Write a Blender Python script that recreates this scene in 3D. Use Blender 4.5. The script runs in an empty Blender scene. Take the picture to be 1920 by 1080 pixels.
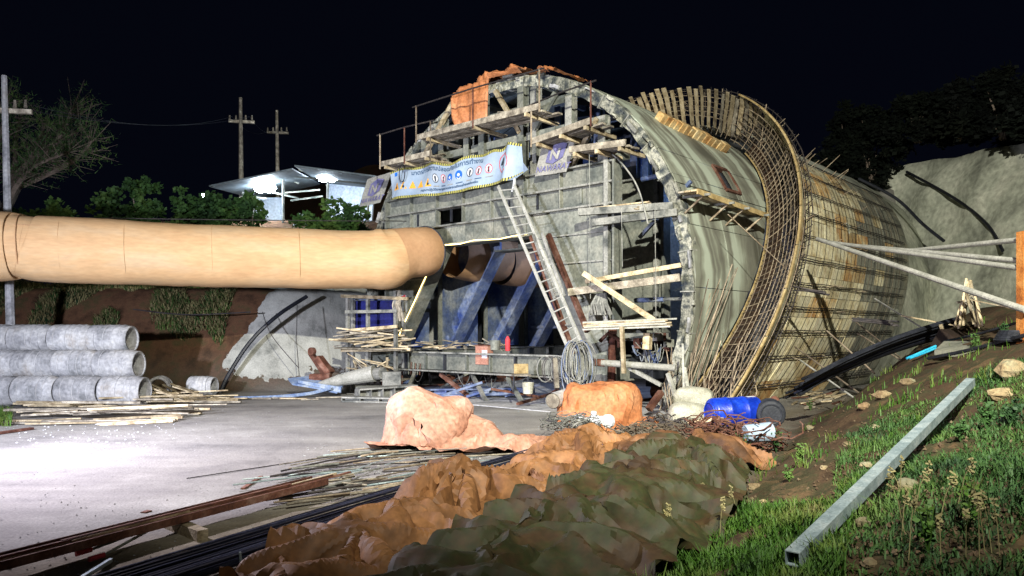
import bpy, math, random
import numpy as np
from mathutils import Vector, Matrix, noise
random.seed(7); np.random.seed(7)
R_=random.uniform
D=bpy.data; SC=bpy.context.scene; COL=SC.collection
V=Vector
# ---------------------------------------------------------------- camera
cam=D.cameras.new('camera'); co=D.objects.new('camera',cam); COL.objects.link(co)
cam.sensor_width=36; cam.lens=36*1400/1920; cam.shift_y=80/1920; cam.clip_end=600; cam.clip_start=.05
co.location=(0,0,1.86); co.rotation_euler=(math.radians(90),0,0); SC.camera=co
SC.render.resolution_x=1920; SC.render.resolution_y=1080
# ---------------------------------------------------------------- night sky and site floodlights
w=D.worlds.new('World'); SC.world=w; w.use_nodes=True
bg=w.node_tree.nodes['Background']; bg.inputs[0].default_value=(.22,.30,.75,1); bg.inputs[1].default_value=.0024
def spot(name,loc,aim,power,col,size,blend,rad):
    l=D.lights.new(name,'SPOT'); l.energy=power; l.color=col; l.spot_size=math.radians(size); l.spot_blend=blend; l.shadow_soft_size=rad
    o=D.objects.new(name,l); COL.objects.link(o); o.location=loc
    o.rotation_euler=(V(aim)-V(loc)).to_track_quat('-Z','Y').to_euler()
spot('site_floodlight',(1.5,-2,9.5),(5.2,19,4.4),16500,(1,.98,.85),96,1,.14)
spot('road_floodlight',(-7.4,9.3,4.0),(-4.4,11.2,.6),1850,(.88,.83,1),150,.9,.10)
spot('yard_floodlight',(-9.5,6.5,2.6),(-6.5,21.5,3.2),5200,(.80,.84,1),104,1,.15)
v=SC.view_settings; v.view_transform='Standard'; v.look='None'; v.gamma=1; v.exposure=1.25; v.use_curve_mapping=False
# ---------------------------------------------------------------- frames of reference
U=V((.744,-.668,0)).normalized(); A=V((.668,.744,0)).normalized(); P0=V((.571,20,0))
CS,CZ=-1.2,2.84                                   # axis of the tunnel lining
def F(s,t,z): return P0+U*s+A*t+V((0,0,z))
def ring(th,R,t):
    a=math.radians(th); return F(CS+R*math.cos(a),t,CZ+R*math.sin(a))
def at(px,py,Y): return V(((px-960)*Y/1400,Y,1.86+(620-py)*Y/1400))
def ss(a,b,x):
    t=np.clip((x-a)/(b-a),0,1); return t*t*(3-2*t)
def ground(x,y):
    d=(x-.94)*.894-(y-5.7)*.448
    dx=x-P0.x; dy=y-P0.y; s=dx*U.x+dy*U.y; t=dx*A.x+dy*A.y
    k=.15+.035*np.clip(y,0,15)
    g=np.where(d<3.2,np.maximum(d,0),3.2+.9*(1-np.exp(-(np.maximum(d,3.2)-3.2)/.9)))
    g=np.where(d<.5,np.maximum(d,0)**2,g-.25)
    z=k*g*ss(6.6,8.6,s)
    z=z+ss(-7.7,-9.2,s)*(3.3*ss(22.4,25.2,y)+3.4*ss(27.5,33,y))
    z=z+ss(15,22,t)*8.5*ss(5,3,s)
    return z
def relief(x,y,s,z):
    d=(x-.94)*.894-(y-5.7)*.448; bank=float(ss(-.5,.5,d)*ss(6,7.2,s)); berm=float(ss(-7.4,-8.8,s)*ss(22.2,24,y))
    if bank+berm<.001: return noise.fractal(V((x*1.3,y*1.3,0)),.8,2,6)*.008
    return noise.fractal(V((x*1.3,y*1.3,0)),.8,2,6)*(.008+.09*bank+.12*berm)+noise.noise(V((x*.5,y*.5,7)))*.16*bank*float(ss(0,1.4,d))
def gz(x,y):
    z=float(ground(np.float64(x),np.float64(y)))
    return z+relief(x,y,(x-P0.x)*U.x+(y-P0.y)*U.y,z)
# ---------------------------------------------------------------- materials
def pm(name,cols,scale=3.0,rough=.8,metal=0.0,bump=.25,rnd=.12,stretch=(1,1,1),fine=1.0,world=False,spec=.3,pos=None):
    m=D.materials.new(name); m.use_nodes=True; nt=m.node_tree; N=nt.nodes; L=nt.links; b=N['Principled BSDF']
    tc=N.new('ShaderNodeTexCoord'); oi=N.new('ShaderNodeObjectInfo')
    mp=N.new('ShaderNodeMapping'); mp.inputs['Scale'].default_value=stretch
    if world:
        ge=N.new('ShaderNodeNewGeometry'); L.new(ge.outputs['Position'],mp.inputs[0])
    else:
        ad=N.new('ShaderNodeVectorMath'); ad.operation='MULTIPLY_ADD'; cb=N.new('ShaderNodeCombineXYZ')
        for i in range(3): L.new(oi.outputs['Random'],cb.inputs[i])
        L.new(cb.outputs[0],ad.inputs[0]); ad.inputs[1].default_value=(37,53,71); L.new(tc.outputs['Object'],ad.inputs[2]); L.new(ad.outputs[0],mp.inputs[0])
    n1=N.new('ShaderNodeTexNoise'); n1.inputs['Scale'].default_value=scale; n1.inputs['Detail'].default_value=5; n1.inputs['Roughness'].default_value=.62
    L.new(mp.outputs[0],n1.inputs[0])
    cr=N.new('ShaderNodeValToRGB'); e=cr.color_ramp.elements
    n=len(cols); lo,hi=pos or (.34,.66)
    while len(e)<n: e.new(.5)
    for i,c in enumerate(cols):
        e[i].position=lo+(hi-lo)*i/(n-1); e[i].color=(*c,1)
    L.new(n1.outputs[0],cr.inputs[0])
    n2=N.new('ShaderNodeTexNoise'); n2.inputs['Scale'].default_value=scale*9; n2.inputs['Detail'].default_value=4; L.new(mp.outputs[0],n2.inputs[0])
    mr=N.new('ShaderNodeMapRange'); mr.inputs['From Min'].default_value=.3; mr.inputs['From Max'].default_value=.7
    mr.inputs['To Min'].default_value=1-.28*fine; mr.inputs['To Max'].default_value=1+.22*fine; L.new(n2.outputs[0],mr.inputs[0])
    rr=N.new('ShaderNodeMapRange'); rr.inputs['To Min'].default_value=1-rnd*2; rr.inputs['To Max'].default_value=1+rnd*1.6; L.new(oi.outputs['Random'],rr.inputs[0])
    mu=N.new('ShaderNodeMath'); mu.operation='MULTIPLY'; L.new(mr.outputs[0],mu.inputs[0]); L.new(rr.outputs[0],mu.inputs[1])
    vm=N.new('ShaderNodeVectorMath'); vm.operation='SCALE'; L.new(cr.outputs[0],vm.inputs[0]); L.new(mu.outputs[0],vm.inputs['Scale'])
    L.new(vm.outputs[0],b.inputs['Base Color'])
    b.inputs['Roughness'].default_value=rough; b.inputs['Metallic'].default_value=metal; b.inputs['Specular IOR Level'].default_value=spec
    if bump:
        bp=N.new('ShaderNodeBump'); bp.inputs['Strength'].default_value=bump; bp.inputs['Distance'].default_value=.03
        mx=N.new('ShaderNodeMath'); mx.operation='ADD'; L.new(n1.outputs[0],mx.inputs[0]); L.new(n2.outputs[0],mx.inputs[1])
        L.new(mx.outputs[0],bp.inputs['Height']); L.new(bp.outputs[0],b.inputs['Normal'])
    return m
def emis(name,c,s):
    m=D.materials.new(name); m.use_nodes=True; b=m.node_tree.nodes['Principled BSDF']
    b.inputs['Base Color'].default_value=(*c,1); b.inputs['Emission Color'].default_value=(*c,1); b.inputs['Emission Strength'].default_value=s; return m
M={}
M['rustd']=pm('dark_rusty_steel',[(.04,.014,.01),(.09,.03,.02),(.14,.07,.05)],4,.85,0,.3,.1)
M['steel']=pm('dusty_green_grey_steel',[(0.0839,0.0935,0.0839),(0.1613,0.1677,0.1419),(0.2387,0.2354,0.1935)],1.6,.65,.0,.25,.10)
M['steelb']=pm('blue_painted_dusty_steel',[(0.0248,0.0495,0.1815),(0.1072,0.1402,0.2310),(0.2640,0.2805,0.2970)],1.3,.6,0,.2,.08)
M['steelw']=pm('pale_splattered_steel',[(0.0618,0.0669,0.0618),(0.1956,0.1956,0.1750),(0.2831,0.2780,0.2471)],2.6,.7,0,.4,.12)
M['rust']=pm('rusty_steel',[(.06,.022,.014),(.12,.048,.03),(.20,.11,.08)],4,.85,0,.3,.15)
M['rib']=pm('concrete_crusted_rib',[(0.0245,0.0315,0.0420),(0.0980,0.1050,0.0910),(0.3500,0.3430,0.2800),(0.0700,0.0770,0.0770)],3.2,.85,0,.9,.2)
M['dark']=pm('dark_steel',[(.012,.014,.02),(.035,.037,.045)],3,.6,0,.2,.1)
M['wood']=pm('weathered_pale_timber',[(.20,.145,.085),(.42,.34,.21),(.55,.46,.32)],5,.85,0,.3,.22)
M['woodg']=pm('grey_dusty_timber',[(.10,.085,.065),(.23,.20,.155),(.40,.36,.28)],5,.9,0,.35,.25)
M['ply']=pm('cream_shuttering_board',[(.42,.32,.16),(.64,.57,.36),(.72,.68,.50)],1.4,.75,0,.2,.13)
M['plyo']=pm('orange_stained_board',[(.34,.16,.05),(.50,.34,.15),(.56,.48,.30)],1.7,.75,0,.2,.15)
M['edge']=pm('yellow_edge_timber',[(.22,.15,.06),(.46,.35,.17)],4,.7,0,.2,.1)
M['brownply']=pm('dark_brown_board',[(0.0150,0.0080,0.0050),(0.0450,0.0250,0.0150)],2.5,.8,0,.2,.2)
M['rebar']=pm('dusty_rebar',[(.13,.09,.06),(.34,.28,.20)],6,.8,0,.2,.3)
M['rebard']=pm('dark_rebar',[(.018,.016,.02),(.06,.05,.045)],6,.7,0,.2,.25)
M['rebarblue']=pm('fresh_steel_bar',[(.012,.014,.030),(.04,.045,.075)],8,.45,.3,.1,.35)
M['tarpo']=pm('orange_tarpaulin',[(.33,.115,.04),(.50,.19,.075),(.58,.27,.13)],1.8,.62,0,.12,.05,spec=.35)
M['tarpl']=pm('pale_pink_tarpaulin',[(.30,.14,.09),(.42,.22,.15),(.50,.31,.24)],1.8,.6,0,.12,.05)
M['tarpb']=pm('brown_orange_tarpaulin',[(0.0800,0.0360,0.0128),(0.1600,0.0720,0.0256),(0.2480,0.1160,0.0440)],1.5,.62,0,.12,.05)
M['tarpb2']=pm('dark_brown_tarpaulin',[(.055,.026,.012),(.12,.055,.022),(.22,.10,.04)],1.5,.62,0,.12,.05)
M['tarpg']=pm('green_brown_tarpaulin',[(.022,.012,.007),(.042,.024,.010),(.026,.030,.009),(.055,.031,.013),(.040,.046,.012)],1.2,.65,0,.12,.05,pos=(.3,.7))
M['duct']=pm('orange_duct_canvas',[(.42,.25,.12),(.46,.29,.145),(.45,.31,.175)],.9,.75,0,.12,.02,stretch=(.5,1,2.2),fine=.35)
M['ductd']=pm('brown_duct_collar',[(.36,.20,.10),(.42,.25,.13)],1.2,.75,0,.08,.03,fine=.3)
M['white']=pm('dusty_white_pipe',[(0.2520,0.2520,0.2160),(0.3960,0.3900,0.3480)],3,.5,0,.15,.08)
M['black']=pm('black_rubber_plastic',[(.008,.009,.012),(.02,.022,.03)],4,.45,0,.1,.2)
M['cyan']=pm('cyan_plastic_pipe',[(.02,.30,.50),(.05,.45,.62)],3,.4,0,.05,.05)
M['bluep']=pm('blue_drum_plastic',[(.004,.025,.33),(.008,.045,.45),(.07,.18,.34)],2.2,.35,0,.15,.03,pos=(.42,.72),spec=.5)
M['conc']=pm('grey_concrete',[(.17,.175,.18),(.31,.31,.32),(.42,.42,.42),(.33,.31,.29)],1.5,.85,0,.3,.07)
M['shot']=pm('sprayed_concrete',[(0.2194,0.2279,0.1856),(0.4219,0.4387,0.3544),(0.5737,0.5737,0.4725)],.55,.95,0,.9,0,world=True)
M['sack']=pm('off_white_woven_sack',[(.30,.29,.22),(.50,.49,.40)],5,.8,0,.4,.05)
M['foil']=pm('leaf_green',[(.012,.035,.012),(.035,.085,.02),(.09,.15,.03)],.9,.65,0,0,.1,world=True,fine=.6)
M['foild']=pm('night_dark_leaf',[(0.0006,0.0018,0.0012),(0.0021,0.0045,0.0024),(0.0048,0.0072,0.0033)],.9,.65,0,0,.1,world=True)  # foliage kept near black, the unlit night put into the leaf colour
M['grass']=pm('grass_blades',[(0.0180,0.0504,0.0058),(0.0432,0.1080,0.0108),(0.0864,0.1224,0.0216),(0.1224,0.1008,0.0432)],1.7,.6,0,0,0,world=True,pos=(.33,.72))
M['bark']=pm('pale_bark',[(.10,.075,.06),(.24,.19,.15)],3,.9,0,.3,.1)
M['stone']=pm('tan_rock',[(.13,.085,.045),(.24,.18,.10),(.20,.20,.13)],3.5,.95,0,.6,.25)
M['conc2']=pm('grey_cement_smeared_board',[(.12,.125,.10),(.22,.22,.175),(.30,.28,.20)],1.3,.85,0,.3,.12)
M['rust2']=pm('faded_red_box_paint',[(.30,.13,.09),(.42,.22,.16)],3,.7,0,.1,0)
M['galv']=pm('galvanised_tube',[(.20,.26,.28),(.30,.37,.39),(.40,.46,.47)],7,.42,.35,.15,0)
M['bann']=pm('pale_blue_vinyl',[(0.2486,0.3256,0.4262),(0.3256,0.3907,0.4736)],1.5,.45,0,.1,0,fine=.2)
M['sign']=pm('greyed_sign_cloth',[(0.2160,0.2080,0.1920),(0.3200,0.3120,0.2800)],2.2,.8,0,.15,.03)
M['signn']=pm('faded_violet_print',[(.10,.10,.22),(.16,.15,.28)],4,.7,0,.05,0)
M['blk']=pm('black_print',[(.015,.02,.03),(.03,.04,.05)],3,.6,0,0,0)
M['txt']=pm('slate_blue_print',[(.03,.07,.14),(.05,.10,.18)],3,.6,0,0,0)
M['yel']=pm('yellow_print',[(0.4125,0.3750,0.0750),(0.5100,0.4650,0.1200)],3,.6,0,0,0)
M['orp']=pm('amber_print',[(.75,.32,.03),(.82,.42,.06)],3,.6,0,0,0)
M['redp']=pm('red_print',[(.50,.03,.04),(.62,.06,.07)],3,.6,0,0,0)
M['blup']=pm('blue_print',[(.01,.10,.45),(.02,.16,.55)],3,.6,0,0,0)
M['wpr']=pm('white_print',[(0.5280,0.5440,0.5760),(0.6000,0.6160,0.6400)],3,.6,0,0,0)
M['gold']=emis('lit_gold_strip',(1,.72,.25),2.6)
M['lamp']=emis('lamp_glass',(.80,.92,1),60)
M['tube']=emis('cool_work_light',(.35,.65,1),3.5)
M['bluesheet']=pm('blue_sheeting',[(0.0050,0.0060,0.0700),(0.0100,0.0150,0.1500)],2,.6,0,.15,.05)
M['whitewall']=pm('pale_blue_wall_sheet',[(.40,.45,.55),(.50,.55,.62)],1,.6,0,.05,.03)
M['roof']=pm('thin_roof_sheet',[(.08,.10,.115),(.15,.18,.20)],1,.6,0,.1,.05)
# formwork skin: steel plate with pale concrete residue running in hoops round the barrel
def skin_mat():
    m=D.materials.new('hooped_steel_skin'); m.use_nodes=True; nt=m.node_tree; N=nt.nodes; L=nt.links; b=N['Principled BSDF']
    ge=N.new('ShaderNodeNewGeometry'); dt=N.new('ShaderNodeVectorMath'); dt.operation='DOT_PRODUCT'; dt.inputs[1].default_value=A; L.new(ge.outputs['Position'],dt.inputs[0])
    n0=N.new('ShaderNodeTexNoise'); n0.inputs['Scale'].default_value=.35; n0.inputs['Detail'].default_value=4; L.new(ge.outputs['Position'],n0.inputs[0])
    ma=N.new('ShaderNodeMath'); ma.operation='MULTIPLY_ADD'; ma.inputs[1].default_value=2.2; L.new(n0.outputs[0],ma.inputs[0]); L.new(dt.outputs['Value'],ma.inputs[2])
    n1=N.new('ShaderNodeTexNoise'); n1.noise_dimensions='1D'; n1.inputs['Scale'].default_value=1.15; n1.inputs['Detail'].default_value=4; L.new(ma.outputs[0],n1.inputs['W'])
    n2=N.new('ShaderNodeTexNoise'); n2.inputs['Scale'].default_value=1.1; n2.inputs['Detail'].default_value=7; L.new(ge.outputs['Position'],n2.inputs[0])
    mx=N.new('ShaderNodeMath'); mx.operation='MULTIPLY_ADD'; mx.inputs[1].default_value=.32; L.new(n2.outputs[0],mx.inputs[0]); 
    h=N.new('ShaderNodeMath'); h.operation='MULTIPLY'; h.inputs[1].default_value=.95; L.new(n1.outputs[0],h.inputs[0]); L.new(h.outputs[0],mx.inputs[2])
    cr=N.new('ShaderNodeValToRGB'); e=cr.color_ramp.elements; e.new(.5); e.new(.6)
    for i,(p,c) in enumerate([(.48,(.085,.085,.066)),(.58,(.15,.15,.12)),(.65,(.22,.23,.18)),(.73,(.38,.42,.34))]): e[i].position=p; e[i].color=(*c,1)
    L.new(mx.outputs[0],cr.inputs[0]); L.new(cr.outputs[0],b.inputs['Base Color']); b.inputs['Roughness'].default_value=.55
    bp=N.new('ShaderNodeBump'); bp.inputs['Strength'].default_value=.2; bp.inputs['Distance'].default_value=.03; L.new(n2.outputs[0],bp.inputs['Height']); L.new(bp.outputs[0],b.inputs['Normal'])
    return m
M['skin']=skin_mat()
# ---------------------------------------------------------------- objects
WL={}
def tag(o,label=None,cat=None,group=None,kind=None):
    if label: o['label']=label
    if cat: o['category']=cat
    if group: o['group']=group
    if kind: o['kind']=kind
    return o
def empty(name,loc,label,cat,group=None):
    o=D.objects.new(name,None); COL.objects.link(o); o.location=loc; o.empty_display_size=.2; WL[o.name]=V(loc)
    return tag(o,label,cat,group)
class MB:
    def __init__(s): s.v=[]; s.f=[]
    def add(s,vs,fs):
        n=len(s.v); s.v+=[tuple(v) for v in vs]; s.f+=[tuple(i+n for i in f) for f in fs]; return s
    def bar(s,p,q,w,h,up=(0,0,1)):
        p=V(p); q=V(q); d=(q-p).normalized(); up=V(up)
        if abs(d.dot(up))>.97: up=V((.6,.8,0))
        x=d.cross(up).normalized()*w/2; z=x.cross(d).normalized()*h/2
        return s.add([p-x-z,p+x-z,p+x+z,p-x+z,q-x-z,q+x-z,q+x+z,q-x+z],[(0,1,2,3),(7,6,5,4),(0,4,5,1),(1,5,6,2),(2,6,7,3),(3,7,4,0)])
    def box(s,c,sx,sy,sz,rz=0):
        c=V(c); m=Matrix.Rotation(rz,3,'Z'); d=m@V((sx/2,0,0))
        return s.bar(c-d,c+d,sy,sz)
    def tube(s,pts,r,n=6,cap=True,closed=False):
        pts=[V(p) for p in pts]; rr=r if isinstance(r,(list,tuple)) else [r]*len(pts)
        vs=[]; fs=[]; prev=None; m=len(pts)
        for i,p in enumerate(pts):
            d=(pts[(i+1)%m] if closed or i<m-1 else p)-(pts[i-1] if closed or i>0 else p); d.normalize()
            if prev is None: x=d.orthogonal().normalized()
            else:
                x=prev-d*prev.dot(d); x=x.normalized() if x.length>1e-6 else d.orthogonal().normalized()
            prev=x; y=d.cross(x)
            for k in range(n):
                a=2*math.pi*k/n; vs.append(p+(x*math.cos(a)+y*math.sin(a))*rr[i])
        for i in range(m if closed else m-1):
            j=(i+1)%m
            for k in range(n): fs.append((i*n+k,i*n+(k+1)%n,j*n+(k+1)%n,j*n+k))
        if cap and not closed: fs.append(tuple(range(n))[::-1]); fs.append(tuple(range((m-1)*n,m*n)))
        return s.add(vs,fs)
    def slab(s,fn,u0,u1,nu,v0,v1,nv,w0,w1):
        vs=[]; fs=[]; idx={}
        for w_ in (0,1):
            for i in range(nu+1):
                for j in range(nv+1):
                    idx[i,j,w_]=len(vs); vs.append(fn(u0+(u1-u0)*i/nu,v0+(v1-v0)*j/nv,w1 if w_ else w0))
        for i in range(nu):
            for j in range(nv):
                fs.append((idx[i,j,1],idx[i+1,j,1],idx[i+1,j+1,1],idx[i,j+1,1])); fs.append((idx[i,j,0],idx[i,j+1,0],idx[i+1,j+1,0],idx[i+1,j,0]))
        for i in range(nu):
            for j in (0,nv):
                q=(idx[i,j,0],idx[i+1,j,0],idx[i+1,j,1],idx[i,j,1]); fs.append(q if j==0 else q[::-1])
        for j in range(nv):
            for i in (0,nu):
                q=(idx[i,j,0],idx[i,j,1],idx[i,j+1,1],idx[i,j+1,0]); fs.append(q if i==0 else q[::-1])
        return s.add(vs,fs)
    def prism(s,poly,ext):
        n=len(poly); e=V(ext); p=[V(a) for a in poly]
        return s.add(p+[a+e for a in p],[tuple(range(n))[::-1],tuple(range(n,2*n))]+[(i,(i+1)%n,n+(i+1)%n,n+i) for i in range(n)])
    def build(s,name,mat,parent=None,smooth=False,**k):
        if not s.v: return None
        a=np.array(s.v); lo=a.min(0); hi=a.max(0); og=np.array([(lo[0]+hi[0])/2,(lo[1]+hi[1])/2,lo[2]])
        me=D.meshes.new(name); me.from_pydata((a-og).tolist(),[],s.f); me.materials.append(M[mat] if isinstance(mat,str) else mat)
        if smooth: me.shade_smooth()
        o=D.objects.new(name,me); COL.objects.link(o); og=V(og); WL[o.name]=og
        if parent: o.parent=parent; o.location=og-WL[parent.name]
        else: o.location=og
        return tag(o,**k)
def grp(o,**k): return tag(o,**k)
def copy_tree(o,parent=None):
    c=o.copy(); COL.objects.link(c); c.parent=parent
    for ch in [x for x in D.objects if x.parent==o]: copy_tree(ch,c)
    return c
def txt(s,size,fn,mat,parent,align='LEFT',off=0.0):
    cu=D.curves.new('lettering','FONT'); cu.body=s; cu.size=size; cu.align_x=align; cu.offset=off; cu.resolution_u=3
    o=D.objects.new('t',cu); COL.objects.link(o); dg=bpy.context.evaluated_depsgraph_get(); dg.update()
    me=o.evaluated_get(dg).to_mesh(); b=MB(); b.add([fn(v.co.x,v.co.y) for v in me.vertices],[tuple(p.vertices) for p in me.polygons])
    D.objects.remove(o); return b.build('lettering',mat,parent)
def sag(p,q,dz,n=10): 
    p=V(p);q=V(q); return [p.lerp(q,i/n)-V((0,0,dz*4*(i/n)*(1-i/n))) for i in range(n+1)]
def spline(pts,n=6):
    pts=[V(p) for p in pts]; out=[]
    for i in range(len(pts)-1):
        a=pts[max(i-1,0)];b=pts[i];c=pts[i+1];d=pts[min(i+2,len(pts)-1)]
        for k in range(n):
            t=k/n; out.append(.5*((2*b)+(c-a)*t+(2*a-5*b+4*c-d)*t*t+(3*b-a-3*c+d)*t**3))
    return out+[pts[-1]]
# ================================================================ terrain
def terrain():
    xs=np.concatenate([np.arange(-120,-24,6),np.arange(-24,-6,.35),np.arange(-6,11,.11),np.arange(11,26,.5),np.arange(26,140,7)])
    ys=np.concatenate([np.arange(-20,2,1.5),np.arange(2,17,.11),np.arange(17,36,.3),np.arange(36,220,8)])
    X,Y=np.meshgrid(xs,ys); Z=ground(X,Y); n=Z.size
    xf=X.ravel(); yf=Y.ravel(); zf=Z.ravel().copy()
    d=(xf-.94)*.894-(yf-5.7)*.448
    dx=xf-P0.x; dy=yf-P0.y; s=dx*U.x+dy*U.y; t=dx*A.x+dy*A.y
    rough=np.array([noise.fractal(V((x*1.3,y*1.3,0)),.8,2,6) if -10<x<14 and 0<y<40 else 0 for x,y in zip(xf,yf)])
    r2=np.array([noise.noise(V((x*.5,y*.5,7))) if -30<x<30 and 0<y<60 else 0 for x,y in zip(xf,yf)])
    bank=ss(-.5,.5,d)*ss(6,7.2,s); berm=ss(-7.4,-8.8,s)*ss(22.2,24,yf)
    zf+=rough*(.008+.09*bank+.12*berm)+r2*.16*bank*ss(0,1.4,d)
    soil=np.clip(bank+berm+ss(.5,-.2,np.abs(yf-22.2)-.6)*ss(-7.4,-8.8,s),0,1)
    cr=ss(-.5,.5,xf+r2*.6+rough*.5+9.3-.42*zf)*berm*(zf<5)   # sprayed concrete on the berm
    cr*=ss(-22,-14,yf*-1+zf*1.5+10*0+0) if False else 1
    dirt=ss(5.3,6.5,s)*(1-bank)
    nx,ny=len(xs),len(ys)
    f=[(j*nx+i,j*nx+i+1,(j+1)*nx+i+1,(j+1)*nx+i) for j in range(ny-1) for i in range(nx-1)]
    me=D.meshes.new('ground'); me.from_pydata(np.stack([xf,yf,zf],1).tolist(),[],f); me.shade_smooth()
    for nm,a in (('berm',berm),('soil',soil),('crete',np.clip(cr,0,1)),('dirt',dirt)):
        at_=me.attributes.new(nm,'FLOAT','POINT'); at_.data.foreach_set('value',a.astype(np.float32))
    m=D.materials.new('site_ground'); m.use_nodes=True; nt=m.node_tree; N=nt.nodes; L=nt.links; b=N['Principled BSDF']
    ge=N.new('ShaderNodeNewGeometry')
    def noi(sc,de=5,st=None):
        q=N.new('ShaderNodeTexNoise'); q.inputs['Scale'].default_value=sc; q.inputs['Detail'].default_value=de; q.inputs['Roughness'].default_value=.65
        if st:
            mp=N.new('ShaderNodeMapping'); mp.inputs['Scale'].default_value=st; mp.inputs['Rotation'].default_value=(0,0,math.radians(-14)); L.new(ge.outputs['Position'],mp.inputs[0]); L.new(mp.outputs[0],q.inputs[0])
        else: L.new(ge.outputs['Position'],q.inputs[0])
        return q
    def ramp(q,st):
        cr=N.new('ShaderNodeValToRGB'); e=cr.color_ramp.elements
        while len(e)<len(st): e.new(.5)
        for i,(p,c) in enumerate(st): e[i].position=p; e[i].color=(*c,1)
        L.new(q.outputs[0],cr.inputs[0]); return cr
    def mix(a,b_,fac,mode='MIX'):
        x=N.new('ShaderNodeMix'); x.data_type='RGBA'; x.blend_type=mode
        L.new(a,x.inputs['A']); L.new(b_,x.inputs['B'])
        if isinstance(fac,float): x.inputs['Factor'].default_value=fac
        else: L.new(fac,x.inputs['Factor'])
        return x.outputs['Result']
    def attr(n_):
        q=N.new('ShaderNodeAttribute'); q.attribute_name=n_; return q.outputs['Fac']
    tracks=noi(1.0,5,(.14,1.1,1)); base=noi(.45,6); grit=noi(38,3); spots=noi(7,4)
    road=ramp(base,[(.32,(.13,.125,.118)),(.45,(.215,.205,.19)),(.52,(.23,.22,.20)),(.68,(.32,.31,.28))])
    trk=ramp(tracks,[(.35,(.80,.80,.81)),(.6,(1.06,1.06,1.06))])
    c=mix(road.outputs[0],trk.outputs[0],1.0,'MULTIPLY')
    gr=ramp(grit,[(.3,(.75,.75,.75)),(.52,(1,1,1)),(.7,(1.2,1.2,1.2))])
    so=ramp(noi(1.6,7),[(.3,(.040,.022,.013)),(.5,(.115,.058,.032)),(.62,(.07,.055,.025)),(.75,(.15,.085,.05))])
    di=ramp(noi(2.2,6),[(.3,(.09,.07,.045)),(.7,(.22,.19,.14))])
    crc=ramp(noi(1.1,7),[(.32,(.16,.165,.15)),(.46,(.36,.36,.33)),(.7,(.50,.50,.46))])
    sb_=ramp(noi(1.9,8),[(.28,(.020,.013,.008)),(.45,(.058,.036,.020)),(.55,(.035,.034,.016)),(.64,(.10,.062,.032)),(.75,(.05,.05,.022))])
    c=mix(c,di.outputs[0],attr('dirt')); c=mix(c,sb_.outputs[0],attr('soil')); c=mix(c,so.outputs[0],attr('berm'))
    c2=N.new('ShaderNodeMath'); c2.operation='GREATER_THAN'
    ad=N.new('ShaderNodeMath'); ad.operation='MULTIPLY_ADD'; ad.inputs[1].default_value=.7; q=noi(2.4,6); L.new(q.outputs[0],ad.inputs[0]); L.new(attr('crete'),ad.inputs[2])
    L.new(ad.outputs[0],c2.inputs[0]); c2.inputs[1].default_value=.86
    c=mix(c,crc.outputs[0],c2.outputs[0]); c=mix(c,gr.outputs[0],1.0,'MULTIPLY')
    L.new(c,b.inputs['Base Color']); b.inputs['Roughness'].default_value=.95; b.inputs['Specular IOR Level'].default_value=.15
    bp=N.new('ShaderNodeBump'); bp.inputs['Strength'].default_value=.7; bp.inputs['Distance'].default_value=.03
    s2=N.new('ShaderNodeMath'); s2.operation='MULTIPLY_ADD'; s2.inputs[1].default_value=.35; L.new(grit.outputs[0],s2.inputs[0]); L.new(spots.outputs[0],s2.inputs[2]); L.new(s2.outputs[0],bp.inputs['Height']); L.new(bp.outputs[0],b.inputs['Normal'])
    me.materials.append(m); o=D.objects.new('ground',me); COL.objects.link(o); tag(o,kind='structure')
terrain()
# right-hand cut slope, sprayed with concrete, wooded above
def hillside():
    rows=[(at(1440,0,36),9.6),(at(1560,0,34),9.4),(at(1660,0,31.5),9.2),(at(1780,0,28),9.0),(at(1900,0,24.5),8.3),(at(2010,0,20.5),7.6),(at(2140,0,16),6.8),(at(2300,0,10),6.0),(V((15,2,0)),5)]
    base=spline([V((p.x,p.y,h)) for p,h in rows],8); vs=[]; nv=18
    for i,p in enumerate(base):
        a=base[max(i-1,0)]; b=base[min(i+1,len(base)-1)]; d=V((b.x-a.x,b.y-a.y,0)).normalized(); nrm=V((-d.y,d.x,0))
        if nrm.y<0 and nrm.x<0: nrm=-nrm
        h=p.z
        for j in range(nv+3):
            if j<=nv:
                q=V((p.x,p.y,0))+nrm*(2.6*(j/nv)**1.2); q.z=-.5+(h+.5)*j/nv
            else: q=V((p.x,p.y,0))+nrm*(2.6+(j-nv)*14); q.z=h+.8*(j-nv)
            k=noise.fractal(V((q.x*.35,q.y*.35,q.z*.35)),.8,2,5)
            vs.append(q-nrm*k*.5+V((0,0,.25*noise.noise(V((q.x*.6,q.y*.6,3))) if j>=nv else 0)))
    m=nv+3; f=[(i*m+j,(i+1)*m+j,(i+1)*m+j+1,i*m+j+1) for i in range(len(base)-1) for j in range(m-1)]
    MB().add(vs,f).build('hillside','shot',smooth=True,kind='structure')
hillside()
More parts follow.
